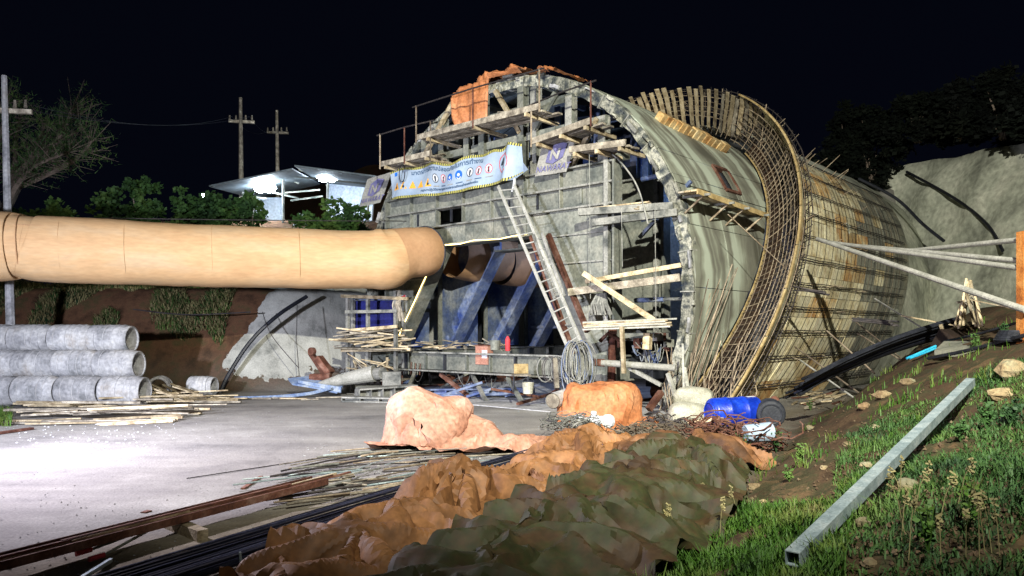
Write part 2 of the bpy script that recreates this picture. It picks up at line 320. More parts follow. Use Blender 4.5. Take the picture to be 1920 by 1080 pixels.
# ================================================================ steel tunnel formwork barrel
def on_cyl(px,py,R):
    r=V(((px-960)/1400,1,(620-py)/1400)); o=V((0,0,1.86)); d0=o-P0
    a=r.dot(U); b=d0.dot(U)-CS; c=r.z; d=1.86-CZ
    aa=a*a+c*c; bb=2*(a*b+c*d); cc=b*b+d*d-R*R; k=(-bb-math.sqrt(max(bb*bb-4*aa*cc,0)))/2/aa
    p=o+r*k; q=p-P0; return math.degrees(math.atan2(p.z-CZ,q.dot(U)-CS)),q.dot(A)
def te1(th): return .2+.9*max(CZ+6*math.sin(math.radians(th)),0)
def tE(th): return -.75+.8*(CZ+7.45*math.sin(math.radians(th)))
T0=-28.2; T1=208.2
form=empty('tunnel_formwork',F(CS,2,0),'huge barrel-shaped steel tunnel formwork standing on the yard, grey skin with pale hoop streaks','formwork')
h1=on_cyl(1331,311,6); h2=on_cyl(1394,371,6); h3=on_cyl(1358,319,6); h4=on_cyl(1366,368,6)
tha,thb=min(h1[0],h2[0])+1,max(h1[0],h2[0]); ta,tb=sorted((h1[1],h2[1])); 
tm=(ta+tb)/2; ta,tb=tm-.42,tm+.42
thb_=[T0,-14,0,14,24,tha,thb,52,66,80,95,110,125,140,155,170,185,T1]
thb_=sorted(set(round(x,2) for x in thb_ if not (tha<x<thb)))
tbk=sorted([0,1.7,3.3,ta,tb,6.6,8.2])
for i in range(len(thb_)-1):
    a,b=thb_[i],thb_[i+1]
    for j in range(len(tbk)-1):
        lo,hi=tbk[j],tbk[j+1]
        if abs(a-round(tha,2))<.02 and abs(lo-ta)<.01: continue
        if te1(a)-lo<.12 and te1(b)-lo<.12: continue
        jit=R_(-.012,.012)
        def fn(u,v,w_,lo=lo,hi=hi,jit=jit):
            e=te1(u); l=min(lo+.008,e-.02); h=min(hi-.008,e); return ring(u,6+w_+jit,l+(h-l)*v)
        MB().slab(fn,a+.08,b-.08,max(3,int((b-a)/2.5)),0,1,3,-.05,0).build('skin_panel','skin',form,smooth=False)
hf=MB()
for (a1,b1,c1,d1) in ((tha,thb,ta-.05,ta+.03),(tha,thb,tb-.03,tb+.05),(tha-.6,tha+.2,ta,tb),(thb-.2,thb+.6,ta,tb)):
    hf.slab(lambda u,v,w_:ring(u,6+w_,v),a1,b1,6,c1,d1,1,-.25,.05)
hf.build('hatch_frame','rust',form)
MB().slab(lambda u,v,w_:ring(u,6+w_,v),tha,thb,6,ta,tb,1,-.3,-.26).build('hatch_shade','dark',form)  # dark plate across the open hatch, the hollow's shade put into its colour
# front rib, segment by segment, crusted with concrete
nseg=26
for i in range(nseg):
    a=T0+(T1-T0)*i/nseg; b=T0+(T1-T0)*(i+1)/nseg; ph=R_(0,50); dr=R_(-.02,.02)
    g=MB()
    def fr(u,v,w_):
        k=noise.noise(V((u*.35,w_*7,v*5+ph)))*.045
        return ring(u,5.68+w_+k+dr,v+k*.8)
    g.slab(fr,a+.12,b-.12,14,-.06,.16,2,0,.30)
    g.build('rib_segment','rib',form)
    fl=MB().slab(lambda u,v,w_:ring(u,w_,v),b-.13,b+.13,1,-.085,.2,1,5.64,5.99); fl.build('joint_plate','steelw',form)
# splashed edge lip
for i in range(40):
    a=T0+(T1-T0)*(i+R_(0,.7))/40; l=R_(1,4.0); rr=R_(5.66,5.98)
    MB().slab(lambda u,v,w_:ring(u,rr+w_+.02*noise.noise(V((u,3,1))),v),a,a+l,5,-.13,-.05,1,0,R_(.03,.09)).build('concrete_crust',random.choice(['rib','steelw','conc']),form)
# inner ribs further in
for t in (1.7,3.3,4.9,6.5):
    MB().slab(lambda u,v,w_:ring(u,5.6+w_,v),T0,T1,60,t-.08,t+.08,1,0,.33).build('inner_rib','dark',form)
# longitudinal stringers inside
for th in range(-20,205,15):
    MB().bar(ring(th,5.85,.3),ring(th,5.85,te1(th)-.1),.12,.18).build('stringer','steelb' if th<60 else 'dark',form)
# timber gangway bracketed to the flank
gw=empty('plank_gangway',at(1357,382,18.6),'narrow timber gangway bracketed high on the barrel flank below the dark hatch','gangway')
a_=on_cyl(1288,352,6.35); b_=on_cyl(1420,392,6.35)
p=ring(a_[0],6.12,a_[1]); q=ring(b_[0]-1.0,6.12,b_[1]); out=(ring(a_[0],7,a_[1])-ring(a_[0],6,a_[1])); out.z=0; out.normalize()
p1=p+V((0,0,0)); 
for k,(o_,m_) in enumerate(((.06,'woodg'),(.22,'wood'),(.38,'wood'))):
    MB().bar(p+out*o_,q+out*o_,.14,.04).build('plank',m_,gw)
MB().bar(p+out*.47-V((0,0,.03)),q+out*.47-V((0,0,.03)),.04,.12).build('edge_board','edge',gw)
for f in (.08,.4,.62,.92): 
    c=p.lerp(q,f); MB().bar(c-out*.05-V((0,0,.06)),c+out*.62-V((0,0,.06)),.05,.05).build('bracket','steelw',gw)
    MB().bar(c+out*.45-V((0,0,.08)),c-V((0,0,.42)),.04,.04).build('brace','rebar',gw)
# yellow timber blocks along the crown
yb=empty('stop_end_blocks',ring(78,6.1,6),'row of orange-yellow timber stop-end blocks lying along the barrel crown','timber')
for k in range(14):
    f=k/13; px=1238+(1352-1238)*f; py=222+(275-222)*f
    th=76-20*f; t=4.2+3.0*f
    c=at(px,py,F(CS,0,0).y); 
    rr=on_cyl(px,py+6,6.0)
    cc=ring(rr[0],6.10,rr[1]); dd=A*.0+(ring(rr[0],6,rr[1]+.5)-ring(rr[0],6,rr[1])).normalized()
    MB().bar(cc-dd*.16,cc+dd*.15,.22,R_(.20,.28),up=(ring(rr[0],7,0)-ring(rr[0],6,0))).build('block','plyo',yb)
# ================================================================ flared portal formwork (boards) + rebar cage
port=empty('portal_formwork',F(7,5,0),'flared timber-panelled outer formwork of the portal, cream boards with orange stains','formwork')
Rw=6.62
def flare(th,f):                       # f 0 at brim edge .. 1 at end of flare
    e=tE(th); q=f*f*(3-2*f)*.6+f*.4; k=float(ss(42,62,th))
    return 7.45+(Rw-.42*k-7.45)*q, e+(2.3-1.35*k)*f
def wallp(th,tt,w_):                   # tt metres back from the brim
    if tt<2.3: R,t=flare(th,tt/2.3)
    else: R,t=Rw-.42*float(ss(42,62,th)),tE(th)+tt-1.35*float(ss(42,62,th))
    return ring(th,R+w_,t)
thw=list(np.arange(-25,50,4.9)); tts=[0,.95,1.9,2.9,3.9,4.9,5.9,6.9,7.9,8.9,9.9,10.9,11.9,12.9]
cnt=0
for i in range(len(thw)-1):
    for j in range(len(tts)-1):
        if tts[j]>=2.9 and thw[i]>=45: pass
        jit=R_(-.012,.012); w0=.25 if random.random()<.1 else 0
        mat='plyo' if random.random()<(.42 if i in(4,5,7,8,11) else .18) else 'ply'
        if tts[j]>6.5 and random.random()<(tts[j]-6.5)/4: mat='conc2'
        MB().slab(lambda u,v_,w_:wallp(u,v_,w_+jit),thw[i]+.06,thw[i+1]-.06,4,tts[j]+.01,tts[j+1]-.01,2,-.03,0).build('panel',mat,port)
# boards standing at the crown, with gaps
th=49.5
while th<124:
    wd=R_(1.15,1.75); L0=R_(-.14,.32)
    if random.random()<.93:
        MB().slab(lambda u,v_,w_:wallp(u,v_,w_),th,th+wd*.86,1,L0+.1,2.5+R_(0,.4),4,-.025,0).build('plank','wood' if random.random()<.75 else 'woodg',port)
    th+=wd+(R_(.4,1.7) if th>62 else R_(.05,.4))
for tt in (.35,1.2,2.1):
    MB().tube([wallp(a,tt,.04) for a in np.arange(48,126,2)],.022,5).build('hoop_rail','rebard',port)
# yellow edge strip
for a in np.arange(-25,50,8.3):
    MB().slab(lambda u,v_,w_:ring(u,7.42+w_,tE(u)+v_),a,a+8.1,5,-.05,.02,1,0,.05).build('edge_strip','edge',port)
# walers (double bars) and ties
for k,a in enumerate((-21,-14.5,-8.8,-3.4,2.2,8.0,14,20.5,27.5,35,43)):
    for d_ in (-.32,.32):
        MB().tube([wallp(a+d_+.25*noise.noise(V((tt,a,d_))),tt,.06) for tt in np.arange(.25,12.6,.55)],.014,5).build('waler','rebard',port)
for k in range(36):
    tt=.3+k*.33+R_(-.05,.05); a0=R_(-24,-18); a1=R_(30,47)
    w_=.035+.01*(k%2)
    MB().tube([wallp(a,tt,w_) for a in np.arange(a0,a1,3)],.0065,4).build('tie_rod','rebard' if k%2 else 'rebar',port)
for k in range(70):
    a=random.choice((-21,-14.5,-8.8,-3.4,2.2,8.0,14,20.5,27.5,35,43))+R_(-.5,.5); tt=R_(.4,7.6)
    o=wallp(a,tt,0); n_=(wallp(a,tt,1)-o).normalized()
    MB().tube([o,o+n_*R_(.12,.30)+V((R_(-.03,.03),R_(-.03,.03),R_(-.04,.04)))],.011,4).build('tie_bolt','rebar',port)
for k in range(14):
    a=R_(28,52); tt=R_(.5,7); o=wallp(a,tt,0); n_=(wallp(a,tt,1)-o).normalized()
    MB().tube([o,o+n_*R_(.4,.8)+A*R_(-.1,.3)],.012,4).build('starter_bar','rebar',port)
# bare lining beyond the boards, meets the slope
MB().slab(lambda u,v_,w_:ring(u,Rw-.05+w_+.10*noise.noise(V((u*.12,v_*.7,2))),v_),-26,180,70,9.5,24,22,-.1,0).build('tunnel_lining','shot',None,smooth=True,kind='structure')
cage=empty('rebar_cage',F(5.4,0,0),'flaring cage of bent reinforcing bars filling the gap between barrel and portal boards','rebar cage')
def lat(th,f,lay=0):                    # ruled surface from barrel end to brim edge
    z=CZ+6*math.sin(math.radians(th)); e1=te1(th)-.05; e2=tE(th)+.25
    R=6.12+(7.35-6.12)*f; bul=math.sin(f*math.pi)*.15
    return ring(th,R+lay*.16,e1+(e2-e1)*f+bul+lay*.3)
# dark curved stop board behind a yellow edge
for a in np.arange(-27,48,7.5):
    MB().slab(lambda u,v_,w_:ring(u,6.04+v_*.42,te1(u)+.05+v_*.05+w_),a+.04,a+7.44,5,0,1,1,0,.04).build('stop_board','brownply',port)
    MB().slab(lambda u,v_,w_:ring(u,6.06+w_,te1(u)+v_),a+.04,a+7.44,5,-.045,.04,1,0,.035).build('stop_edge','edge',port)
for lay in (0,1):
    for f in np.linspace(.04,1.0,9):
        top=random.choice([118,84,70]) if f>.3 else 58
        MB().tube([lat(a+R_(-.3,.3),f+R_(-.012,.012),lay) for a in np.arange(-26+R_(0,3),top,3.2)],.013,4).build('hoop_bar','rebar' if (lay==0 and random.random()<.75) else 'rebard',cage)
    a=-25.5
    while a<117:
        sk=R_(-.6,.6)+(3.5 if lay==0 and a<30 else 0)
        ext=R_(0,.05)
        if a<66 or (a<84 and random.random()<.6) or random.random()<.12:
            MB().tube([lat(a+sk*f,f,lay) for f in (-.02,.25,.5,.75,1+ext)],.010,4).build('cross_bar','rebar' if (lay==0 and random.random()<.8) else 'rebard',cage)
        a+=1.45 if a<45 else 2.3
for k in range(70):
    a=R_(-20,66); MB().tube([lat(a,R_(.1,.6),1),lat(a+R_(-9,9),R_(.6,1.04),R_(0,1))],.011,4).build('diagonal_bar','rebard' if k%2 else 'rebar',cage)
for k in range(36):                      # loose diagonals at the crown and foot
    a=R_(45,85); MB().tube([lat(a,R_(.0,.4),1),lat(a+R_(-12,12),R_(.6,1.05),1)],.014,4).build('diagonal_bar','rebard' if k%3 else 'rebar',cage)
for k in range(30):
    s=R_(3.9,5.9); t=R_(-.5,.7); h=R_(.9,1.9)
    MB().tube([F(s,t,0),F(s+R_(-.12,.12),t+R_(-.1,.3),h*.5),F(s+R_(-.1,.25),t+R_(.1,.5),h)],.013,4).build('upright_bar','rebar',cage)
for k in range(8):
    s=R_(4.2,4.8); MB().tube([F(s,-.3,.0),F(s+R_(.3,1.0),R_(.2,.9),2.6+R_(0,.8))],.012,4).build('leaning_bar','rebar',cage)
# ================================================================ gantry that carries the barrel
gan=empty('formwork_gantry',F(CS,1,0),'dusty green-grey steel travelling gantry with haunched portal frames filling the barrel','gantry')
Z0,ZB,ZO,ZT=.66,1.28,4.33,5.9
def poly(pts,t,th): return MB().prism([F(s,t,z) for s,z in pts],A*th)
def frame(t,front=False):
    k='steel'
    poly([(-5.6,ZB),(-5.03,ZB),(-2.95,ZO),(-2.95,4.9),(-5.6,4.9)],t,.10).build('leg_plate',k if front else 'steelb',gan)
    poly([(2.95,ZB),(1.72,ZB),(.35,ZO),(.35,4.9),(2.95,4.9)],t,.10).build('leg_plate',k,gan)
    # lintel built of separate plates with a gap for the hatch
    xs=[-5.6,-4.45,-3.3,-2.2,-1.1,.1,1.3,2.95]
    for i in range(len(xs)-1):
        lo=ZO if -3<xs[i]<.3 else 4.9
        if front and i==2:   # opening with a lit room behind
            poly([(xs[i]+.02,5.42),(xs[i+1]-.02,5.42),(xs[i+1]-.02,ZT),(xs[i]+.02,ZT)],t,.08).build('web_plate',k,gan); continue
        poly([(xs[i]+.01,lo if xs[i]>-2.95 else max(lo,4.9)),(xs[i+1]-.01,lo),(xs[i+1]-.01,ZT),(xs[i]+.01,ZT)],t+R_(0,.02),.08).build('web_plate',k,gan)
    if front:
        poly([(-2.95,ZO),(-2.2,ZO),(-2.2,4.9),(-2.95,4.9)],t,.08).build('web_plate',k,gan)
    # flanges round the opening, standing forward
    d=-A*.16
    def fl(a,b,w=.34,h=.05,mat='steel',nm='flange'): MB().bar(F(a[0],t+.02,a[1]),F(b[0],t+.02,b[1]),w,h,up=(F(a[0],0,a[1])-F(b[0],0,b[1])).cross(A).normalized()).build(nm,mat,gan)
    fl((-5.03,ZB),(-2.95,ZO),.5,.05,'steel' if front else 'steelb'); fl((1.72,ZB),(.35,ZO),.4,.06,'rust' if front else 'steel'); fl((-2.98,ZO),(.38,ZO),.5)
    for z,mt in ((4.9,'steelw'),(5.42,'steelw'),(ZT,'steelw')): 
        if front or z>5.5: fl((-5.65,z),(3.0,z),.32,.045,mt)
    if front:
        for z in (2.0,2.75,3.55,4.25): fl((1.45-.42*(z-1.5),z),(2.95,z),.16,.035,'steelw','stiffener')
        for z in (2.4,3.4): fl((-5.6,z),(-5.03+.68*(z-ZB)-.1,z),.14,.03,'steelw','stiffener')
        for s in xs: MB().bar(F(s,t-.05,4.93),F(s,t-.05,ZT-.04),.03,.14,up=A).build('stiffener','steelw' if s in(-5.6,2.95) else 'steel',gan)
        for s in (-4.2,-2.75,-.5,.5,1.9): MB().bar(F(s,t-.01,5.0),F(s,t-.01,5.36),.06,.05,up=A).build('cleat','dark' if s<1 else 'steel',gan)
    MB().bar(F(-5.6,t,ZB),F(-5.6,t,ZT),.06,.30,up=A).build('flange','steel',gan)
    MB().bar(F(2.72,t-.1,ZB+.3),F(2.72,t-.1,ZT+.25),.12,.10,up=A).build('column','steelw',gan)
    MB().bar(F(2.98,t-.05,ZB),F(2.98,t-.05,ZT),.06,.34,up=A).build('flange','steel',gan)
for i,t in enumerate((-.4,1.85,4.05,6.25)): frame(t,i==0)
# lit strip along the first opening
gs=MB()
pth=[F(-5.03,-.68,ZB),F(-4.55,-.68,2.05),F(-4.0,-.68,2.80),F(-3.5,-.68,3.5),F(-2.98,-.68,ZO-.02),F(-2.1,-.68,ZO-.04),F(-1.5,-.68,ZO+.02),F(-.6,-.68,ZO-.03),F(.36,-.68,ZO+.02)]
for i in range(len(pth)-1):
    if i<len(pth)-1: gs=MB(); gs.tube([pth[i],pth[i].lerp(pth[i+1],.5)+V((0,0,R_(-.01,.02))),pth[i+1]],.016 if i<5 else .011,5)
    if i==0: ls=empty('light_strip',F(-4,-.7,1.3),'thin golden lit strip edging the first gantry opening','light strip')
    gs.build('strip_length','gold',ls)
# longitudinal base girders with end plates, stiffeners and bogies
for s0,s1 in ((-6.3,-5.02),(1.75,3.05)):
    for s in (s0+.1,s1-.1):
        MB().bar(F(s,-.55,(Z0+ZB)/2),F(s,8,(Z0+ZB)/2),.03,ZB-Z0-.05).build('girder_web','steel',gan)
    MB().bar(F((s0+s1)/2,-.55,ZB-.02),F((s0+s1)/2,8,ZB-.02),s1-s0,.04).build('girder_flange','steelw',gan)
    MB().bar(F((s0+s1)/2,-.55,Z0+.02),F((s0+s1)/2,8,Z0+.02),s1-s0,.04).build('girder_flange','steel',gan)
    MB().bar(F(s0,-.56,(Z0+ZB)/2),F(s1,-.56,(Z0+ZB)/2),.03,ZB-Z0).build('end_plate','steel',gan)
    for t in np.arange(.2,7.8,1.1): MB().bar(F(s1-.03,t,Z0+.05),F(s1-.03,t,ZB-.05),.10,.04,up=A).build('stiffener','dark' if int(t*10)%2 else 'steelw',gan)
    for t in (-.1,2.6,5.2):
        MB().box(F((s0+s1)/2,t,.5),.55,.8,.3,-.73).build('bogie','steelw' if t<0 else 'dark',gan)
        for q in (-.32,.32):
            c=F((s0+s1)/2,t+q,.22); MB().tube([c-U*.09,c+U*.09],.17,14).build('wheel','rust',gan)
    MB().bar(F((s0+s1)/2,-1.6,.03),F((s0+s1)/2,9,.03),.12,.07).build('rail','rust',gan)
MB().bar(F(-5.0,-.6,(Z0+ZB)/2),F(1.75,-.6,(Z0+ZB)/2),.12,.46).build('cross_girder','steel',gan)
for s,z in ((-5.0,ZB-.05),(-5.0,Z0+.04)): MB().bar(F(-5.0,-.68,z+.0),F(1.75,-.68,z),.28,.04).build('girder_flange','steelw',gan)
for s in (-4.4,-3.5,-2.7,-1.8,-.9,.0,.8): MB().bar(F(s,-.70,Z0+.08),F(s,-.70,ZB-.1),.04,.12,up=A).build('stiffener','dark' if s in(-4.4,-2.7,.0) else 'steel',gan)
for k in range(6):
    s=-4.25+k*.1; MB().tube([F(s,-.72,ZB-.35-R_(0,.05)),F(s+.02,-.76,Z0-.1)],.016,5).build('hanging_rod','rust' if k%2 else 'steel',gan)
# raking props below and jacks
for (a,b,m_) in ((F(-3.9,-.8,.62),F(-2.7,-2.2,.02),'steelw'),(F(-3.0,-.6,.6),F(-1.5,-.9,.05),'rust'),(F(-1.6,-.7,.62),F(-.6,-1.2,.02),'steelw'),(F(-.3,-.7,.62),F(.5,-1.0,.02),'steel'),(F(-4.9,-.5,.62),F(-4.9,-.5,.04),'rust'),(F(-5.8,-.3,.6),F(-5.9,-.3,.04),'steelw')):
    MB().bar(a,b,.09,.09).build('prop',m_,gan)
# blue inner side panels between the frames
for t in (-.2,2.1,4.3,6.4):
    MB().bar(F(-5.75,t,1.9),F(-5.75,t+1.6,1.9),.04,1.15).build('side_panel','steelb',gan); MB().bar(F(-5.7,t,3.1),F(-5.7,t+1.6,3.1),.04,1.0).build('side_panel','steelb',gan)
# ---------- upper frame: columns, beams, braces up to the crown
def crown(s,R=5.62): return CZ+math.sqrt(max(R*R-(s-CS)**2,0))
for t,cols in ((-.3,(-5.0,-3.95,-3.2,-2.15,-1.55,-.1,.35,1.5,2.5)),(1.9,(-4.6,-3.4,-2.0,-.6,.8,2.0)),(4.1,(-3.6,-1.2,1.0,2.3))):
    for s in cols:
        zt=crown(s)-.02
        MB().bar(F(s,t,ZT),F(s,t,zt),.04,.22,up=A).build('column','steel',gan)
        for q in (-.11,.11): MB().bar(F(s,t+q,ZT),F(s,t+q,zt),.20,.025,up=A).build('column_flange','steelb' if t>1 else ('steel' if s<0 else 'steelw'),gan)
    for z in (7.0,7.75):
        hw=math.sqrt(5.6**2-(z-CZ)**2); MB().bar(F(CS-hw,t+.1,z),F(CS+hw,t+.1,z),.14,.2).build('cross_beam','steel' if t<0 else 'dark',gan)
for a,b in (((-5.6,5.95),(-4.1,7.5)),((-3.1,5.95),(-3.95,7.0)),((-3.9,7.0),(-2.9,5.95)),((-5.5,6.0),(-4.3,6.9)),((1.6,5.95),(2.4,7.0)),((.4,7.1),(1.1,7.9)),((-.1,7.1),(-1.0,8.4)),((-2.6,8.5),(-3.9,7.1))):
    MB().bar(F(a[0],-.42,a[1]),F(b[0],-.42,b[1]),.10,.12).build('brace','steel' if random.random()<.5 else 'wood',gan)
for a,b in (((-5.2,6.0,2),(-3.0,7.7,2)),((-1.5,6,2),(.3,8,2)),((2.6,6,2),(.8,7.9,2))):
    MB().bar(F(*a),F(*b),.1,.1).build('brace','steelb',gan)
# jacks from the gantry to the skin on the right flank
for z,t,dz in ((5.6,.6,.1),(4.6,.6,.35),(3.5,2.0,.3),(2.6,.3,0),(4.9,3.0,.3),(5.9,2.2,.4),(3.0,3.8,.2)):
    hw=math.sqrt(5.8**2-(z-CZ)**2); p=F(3.0,t,z); q=F(CS+hw,t,z+dz*.4)
    MB().tube([p,p.lerp(q,.5)],.06,8).build('jack','steelb',gan); MB().tube([p.lerp(q,.5),q],.04,8).build('jack_screw','steelw',gan)
MB().bar(F(3.0,.5,4.15),F(4.4,.5,5.35),.08,.08).build('brace','steelb',gan)
# work light deep inside
lo=MB(); c=F(3.55,3.2,5.55); lo.bar(c-A*.3,c+A*.3,.05,.42); wl=empty('work_light',c,'bright cool work light deep inside the barrel beside the rib','lamp'); lo.build('lamp_panel','tube',wl)
MB().bar(c-A*.35+V((0,0,.24)),c+A*.35+V((0,0,.24)),.12,.05).build('housing','dark',wl)
pl=D.lights.new('work_light_glow','POINT'); pl.energy=40; pl.color=(.25,.42,1); pl.shadow_soft_size=.2; po=D.objects.new('work_light_glow',pl); COL.objects.link(po); po.location=F(3.1,2.9,5.4)
pl=D.lights.new('inner_fill','POINT'); pl.energy=110; pl.color=(.42,.56,1); pl.shadow_soft_size=.2; po=D.objects.new('inner_fill',pl); COL.objects.link(po); po.location=F(-.6,3.4,5.1)  # added fill lamp without a fitting, brightens the dark inner bays
# ================================================================ ventilation duct
duct=empty('ventilation_duct',at(300,480,19),'long fat orange canvas ventilation duct hanging across the yard into the gantry','duct')
path=[(-520,465,16.0,.80),(-120,463,17.4,.80),(15,461,18.0,.82),(38,461,18.05,.735),(50,462,18.1,.735),(75,466,18.2,.79),(180,470,18.6,.80),(300,476,19.1,.80),(450,481,19.7,.80),(600,485,20.3,.79),(690,486.5,20.55,.79),(712,486,20.6,.825),(728,484,20.65,.82),(745,478,20.75,.75),(760,474,20.9,.70),(775,472,21.05,.69)]
def ductmesh(path,mat,parent,name='duct_length',nn=40,crease=1.0,sub=10):
    P=[at(a,b,c) for a,b,c,d in path]; Rr=[d for *_,d in path]
    sp=spline(P,sub); rs=[x.x for x in spline([V((r,0,0)) for r in Rr],sub)]
    b=MB(); vs=[]; fs=[]; n=nn
    for i,p in enumerate(sp):
        d=(sp[min(i+1,len(sp)-1)]-sp[max(i-1,0)]).normalized(); x=d.cross(V((0,0,1))).normalized(); z=x.cross(d)
        for k in range(n):
            a=2*math.pi*k/n; rr=rs[i]*(1+.022*crease*noise.noise(V((p.x*1.1,math.cos(a)*1.5,math.sin(a)*1.5)))+.013*crease*noise.noise(V((p.x*5,math.cos(a)*6,math.sin(a)*6))))
            zz=math.sin(a); sagk=-.03*crease if zz<-.6 else 0; rr*=1+.010*crease*math.sin(p.x*2.3+3*noise.noise(V((p.x,zz,3))))*max(0,-zz)
            vs.append(p+x*math.cos(a)*rr*.99+z*(zz*rr*1.0+sagk*rr))
    for i in range(len(sp)-1):
        for k in range(n): fs.append((i*n+k,i*n+(k+1)%n,(i+1)*n+(k+1)%n,(i+1)*n+k))
    return b.add(vs,fs).build(name,mat,parent,smooth=True)
ductmesh(path,'duct',duct)
ductmesh([(742,479,20.72,.765),(762,474,20.9,.705),(785,472,21.15,.69),(798,471,21.4,.685)],'ductd',duct,'duct_collar')
c=at(798,471,21.42); dd=(at(798,471,21.42)-at(783,472,21.12)).normalized(); x=dd.cross(V((0,0,1))).normalized(); z=x.cross(dd)
MB().tube([c+(x*math.cos(a)+z*math.sin(a))*.70 for a in np.linspace(0,2*math.pi,40,endpoint=False)],.022,6,closed=True).build('hoop','dark',duct)
for (pa,pb,l) in (((850,477,23.4,.70),(936,484,24.9,.74),0),((940,492,25.2,.74),(1120,499,28.3,.72),1)):
    ductmesh([pa,((pa[0]+pb[0])/2,(pa[1]+pb[1])/2+3,(pa[2]+pb[2])/2,.76),pb],'ductd',duct,'inner_length')
for px,py,Y,r in ((42,461,18.06,.75),(120,468,18.38,.803),(240,473,18.85,.803),(400,479.5,19.5,.803),(560,484,20.15,.80)):
    c=at(px,py,Y); d=(at(px+40,py,Y+.17)-c).normalized(); x=d.cross(V((0,0,1))).normalized(); z=x.cross(d)
    MB().tube([c+(x*math.cos(a)+z*math.sin(a))*r for a in np.linspace(0,2*math.pi,40,endpoint=False)],.008 if px>50 else .014,4,closed=True).build('seam','duct' if px>50 else 'ductd',duct)
sp=spline([at(a,b-0,c)+V((0,0,r*.62))-V((0,1,0))*r*.80 for a,b,c,r in path[:11]],5)
MB().tube(sp,.008,4).build('long_seam','ductd',duct)
# carrying cable and hangers
MB().tube(sag(at(-520,395,16.0),at(850,415,23.6),.05,20),.012,5).build('carrying_cable','rebard',duct)
# ================================================================ banner and signs on the gantry front
ban=empty('safety_banner',F(-3.2,-.8,5.9),'long pale blue safety banner with hazard-striped edges and warning icons hung across the gantry','banner')
def BS(u,v,o=0.0):
    # u 0..1 along, v 0..1 up; right end is folded forward
    s=-4.95+5.3*u
    top=6.66+.06*math.sin(u*9)+.05*math.sin(u*23)-.12*math.exp(-((u-.86)/.04)**2); bot=5.78+.05*math.sin(u*7+1)-.05*u
    z=bot+(top-bot)*v
    if u>.9: z-= (u-.9)*1.6*(v<.5)*(1-v*2)*-.8
    wv=.05*math.sin(u*13+v*2)+.035*math.sin(u*31-v*4)+.12*math.exp(-((u-.88-.05*v)/.03)**2)
    return F(s,-.80-wv-o,z)
g=MB(); nu,nv=110,12
g.add([BS(i/nu,j/nv) for i in range(nu+1) for j in range(nv+1)],[(i*(nv+1)+j,(i+1)*(nv+1)+j,(i+1)*(nv+1)+j+1,i*(nv+1)+j+1) for i in range(nu) for j in range(nv)]); g.build('banner_cloth','bann',ban,smooth=True)
def patch(u0,u1,v0,v1,mat,name,o=.006,n=1,sh=0):
    b=MB(); b.add([BS(u0+(u1-u0)*i/n+sh*j,v0+(v1-v0)*j,o) for i in range(n+1) for j in (0,1)],[(2*i,2*i+2,2*i+3,2*i+1) for i in range(n)]); return b
for v0,v1 in ((.0,.075),(.925,1.0)):
    patch(.0,1,v0,v1,'yel','',.004,110).build('edge_band','yel',ban)
    b=MB()
    for k in range(74):
        u=.004+k/74.5; q=patch(u,u+.006,v0,v1,'','',.008,1,.004); b.add(q.v,q.f)
    b.build('hazard_stripes','blk',ban)
asp=.92/5.62
def disc(u,v,r,n=24,r0=0,o=.008,a0=0,a1=2*math.pi):
    b=MB(); vs=[]
    for k in range(n+1):
        a=a0+(a1-a0)*k/n; vs+= [BS(u+math.cos(a)*r*asp,v+math.sin(a)*r,o),BS(u+math.cos(a)*r0*asp,v+math.sin(a)*r0,o)]
    return b.add(vs,[(2*k,2*k+2,2*k+3,2*k+1) for k in range(n)])
def tri(u,v,r,o=.008):
    return MB().add([BS(u-r*asp*1.0,v-r*.7,o),BS(u+r*asp*1.0,v-r*.7,o),BS(u,v+r,o)],[(0,1,2)])
for k,u in enumerate((.055,.115,.178,.24,.305)):
    tri(u,.40+.0*k,.15).build('warning_icon','orp',ban); disc(u,.37,.045,10,0,.011).build('warning_glyph','blk',ban); MB().add(patch(u-.002,u+.002,.37,.48,'','',.011).v,[(0,2,3,1)]).build('warning_glyph','blk',ban)
for k,(u,c) in enumerate(((.365,'blk'),(.43,'redp'),(.495,'blup'),(.56,'blup'),(.63,'blk'),(.695,'redp'),(.762,'redp'))):
    if c=='blup':
        disc(u,.52,.135).build('sign_disc','blup',ban); disc(u,.52,.05,12,0,.011).build('sign_glyph','wpr',ban); disc(u,.46,.075,12,.05,.011,math.pi,2*math.pi).build('sign_glyph','wpr',ban)
    else:
        disc(u,.52,.125,24,0).build('sign_disc','wpr',ban); disc(u,.52,.135,24,.115,.011).build('sign_ring',c,ban)
        disc(u,.55,.04,10,0,.011).build('sign_glyph','blk',ban); patch(u-.006,u+.004,.42,.53,'','',.011).build('sign_glyph','blk',ban)
        if c=='redp': patch(u-.013,u-.010,.43,.62,'','',.013,1,.024).build('sign_bar','redp',ban)
    patch(u-.022,u+.022,.27,.30,'','',.008,3).build('caption','txt' if k%2 else 'sign',ban)
disc(.875,.55,.28,30,.255,.011,math.radians(60),math.radians(300)).build('red_ring','redp',ban); disc(.875,.55,.28,20,.26,.011,math.radians(-40),math.radians(60)).build('red_ring','redp',ban)
txt('4',.36,lambda x,y:BS(.845+x/5.62,.45+y/.92,.012),'blk',ban,off=.012)
txt('มาตรการความปลอดภัยในการทำงาน',.17,lambda x,y:BS(.17+x/5.62*1.28,.755+y/.92,.012),'txt',ban,off=.004)
txt('กรุณาปฏิบัติตามกฎความปลอดภัยอย่างเคร่งครัด',.085,lambda x,y:BS(.25+x/5.62*1.55,.155+y/.92,.012),'txt',ban,off=.003)
patch(.03,.05,.78,.90,'','',.008,2).build('corner_logo','blup',ban)
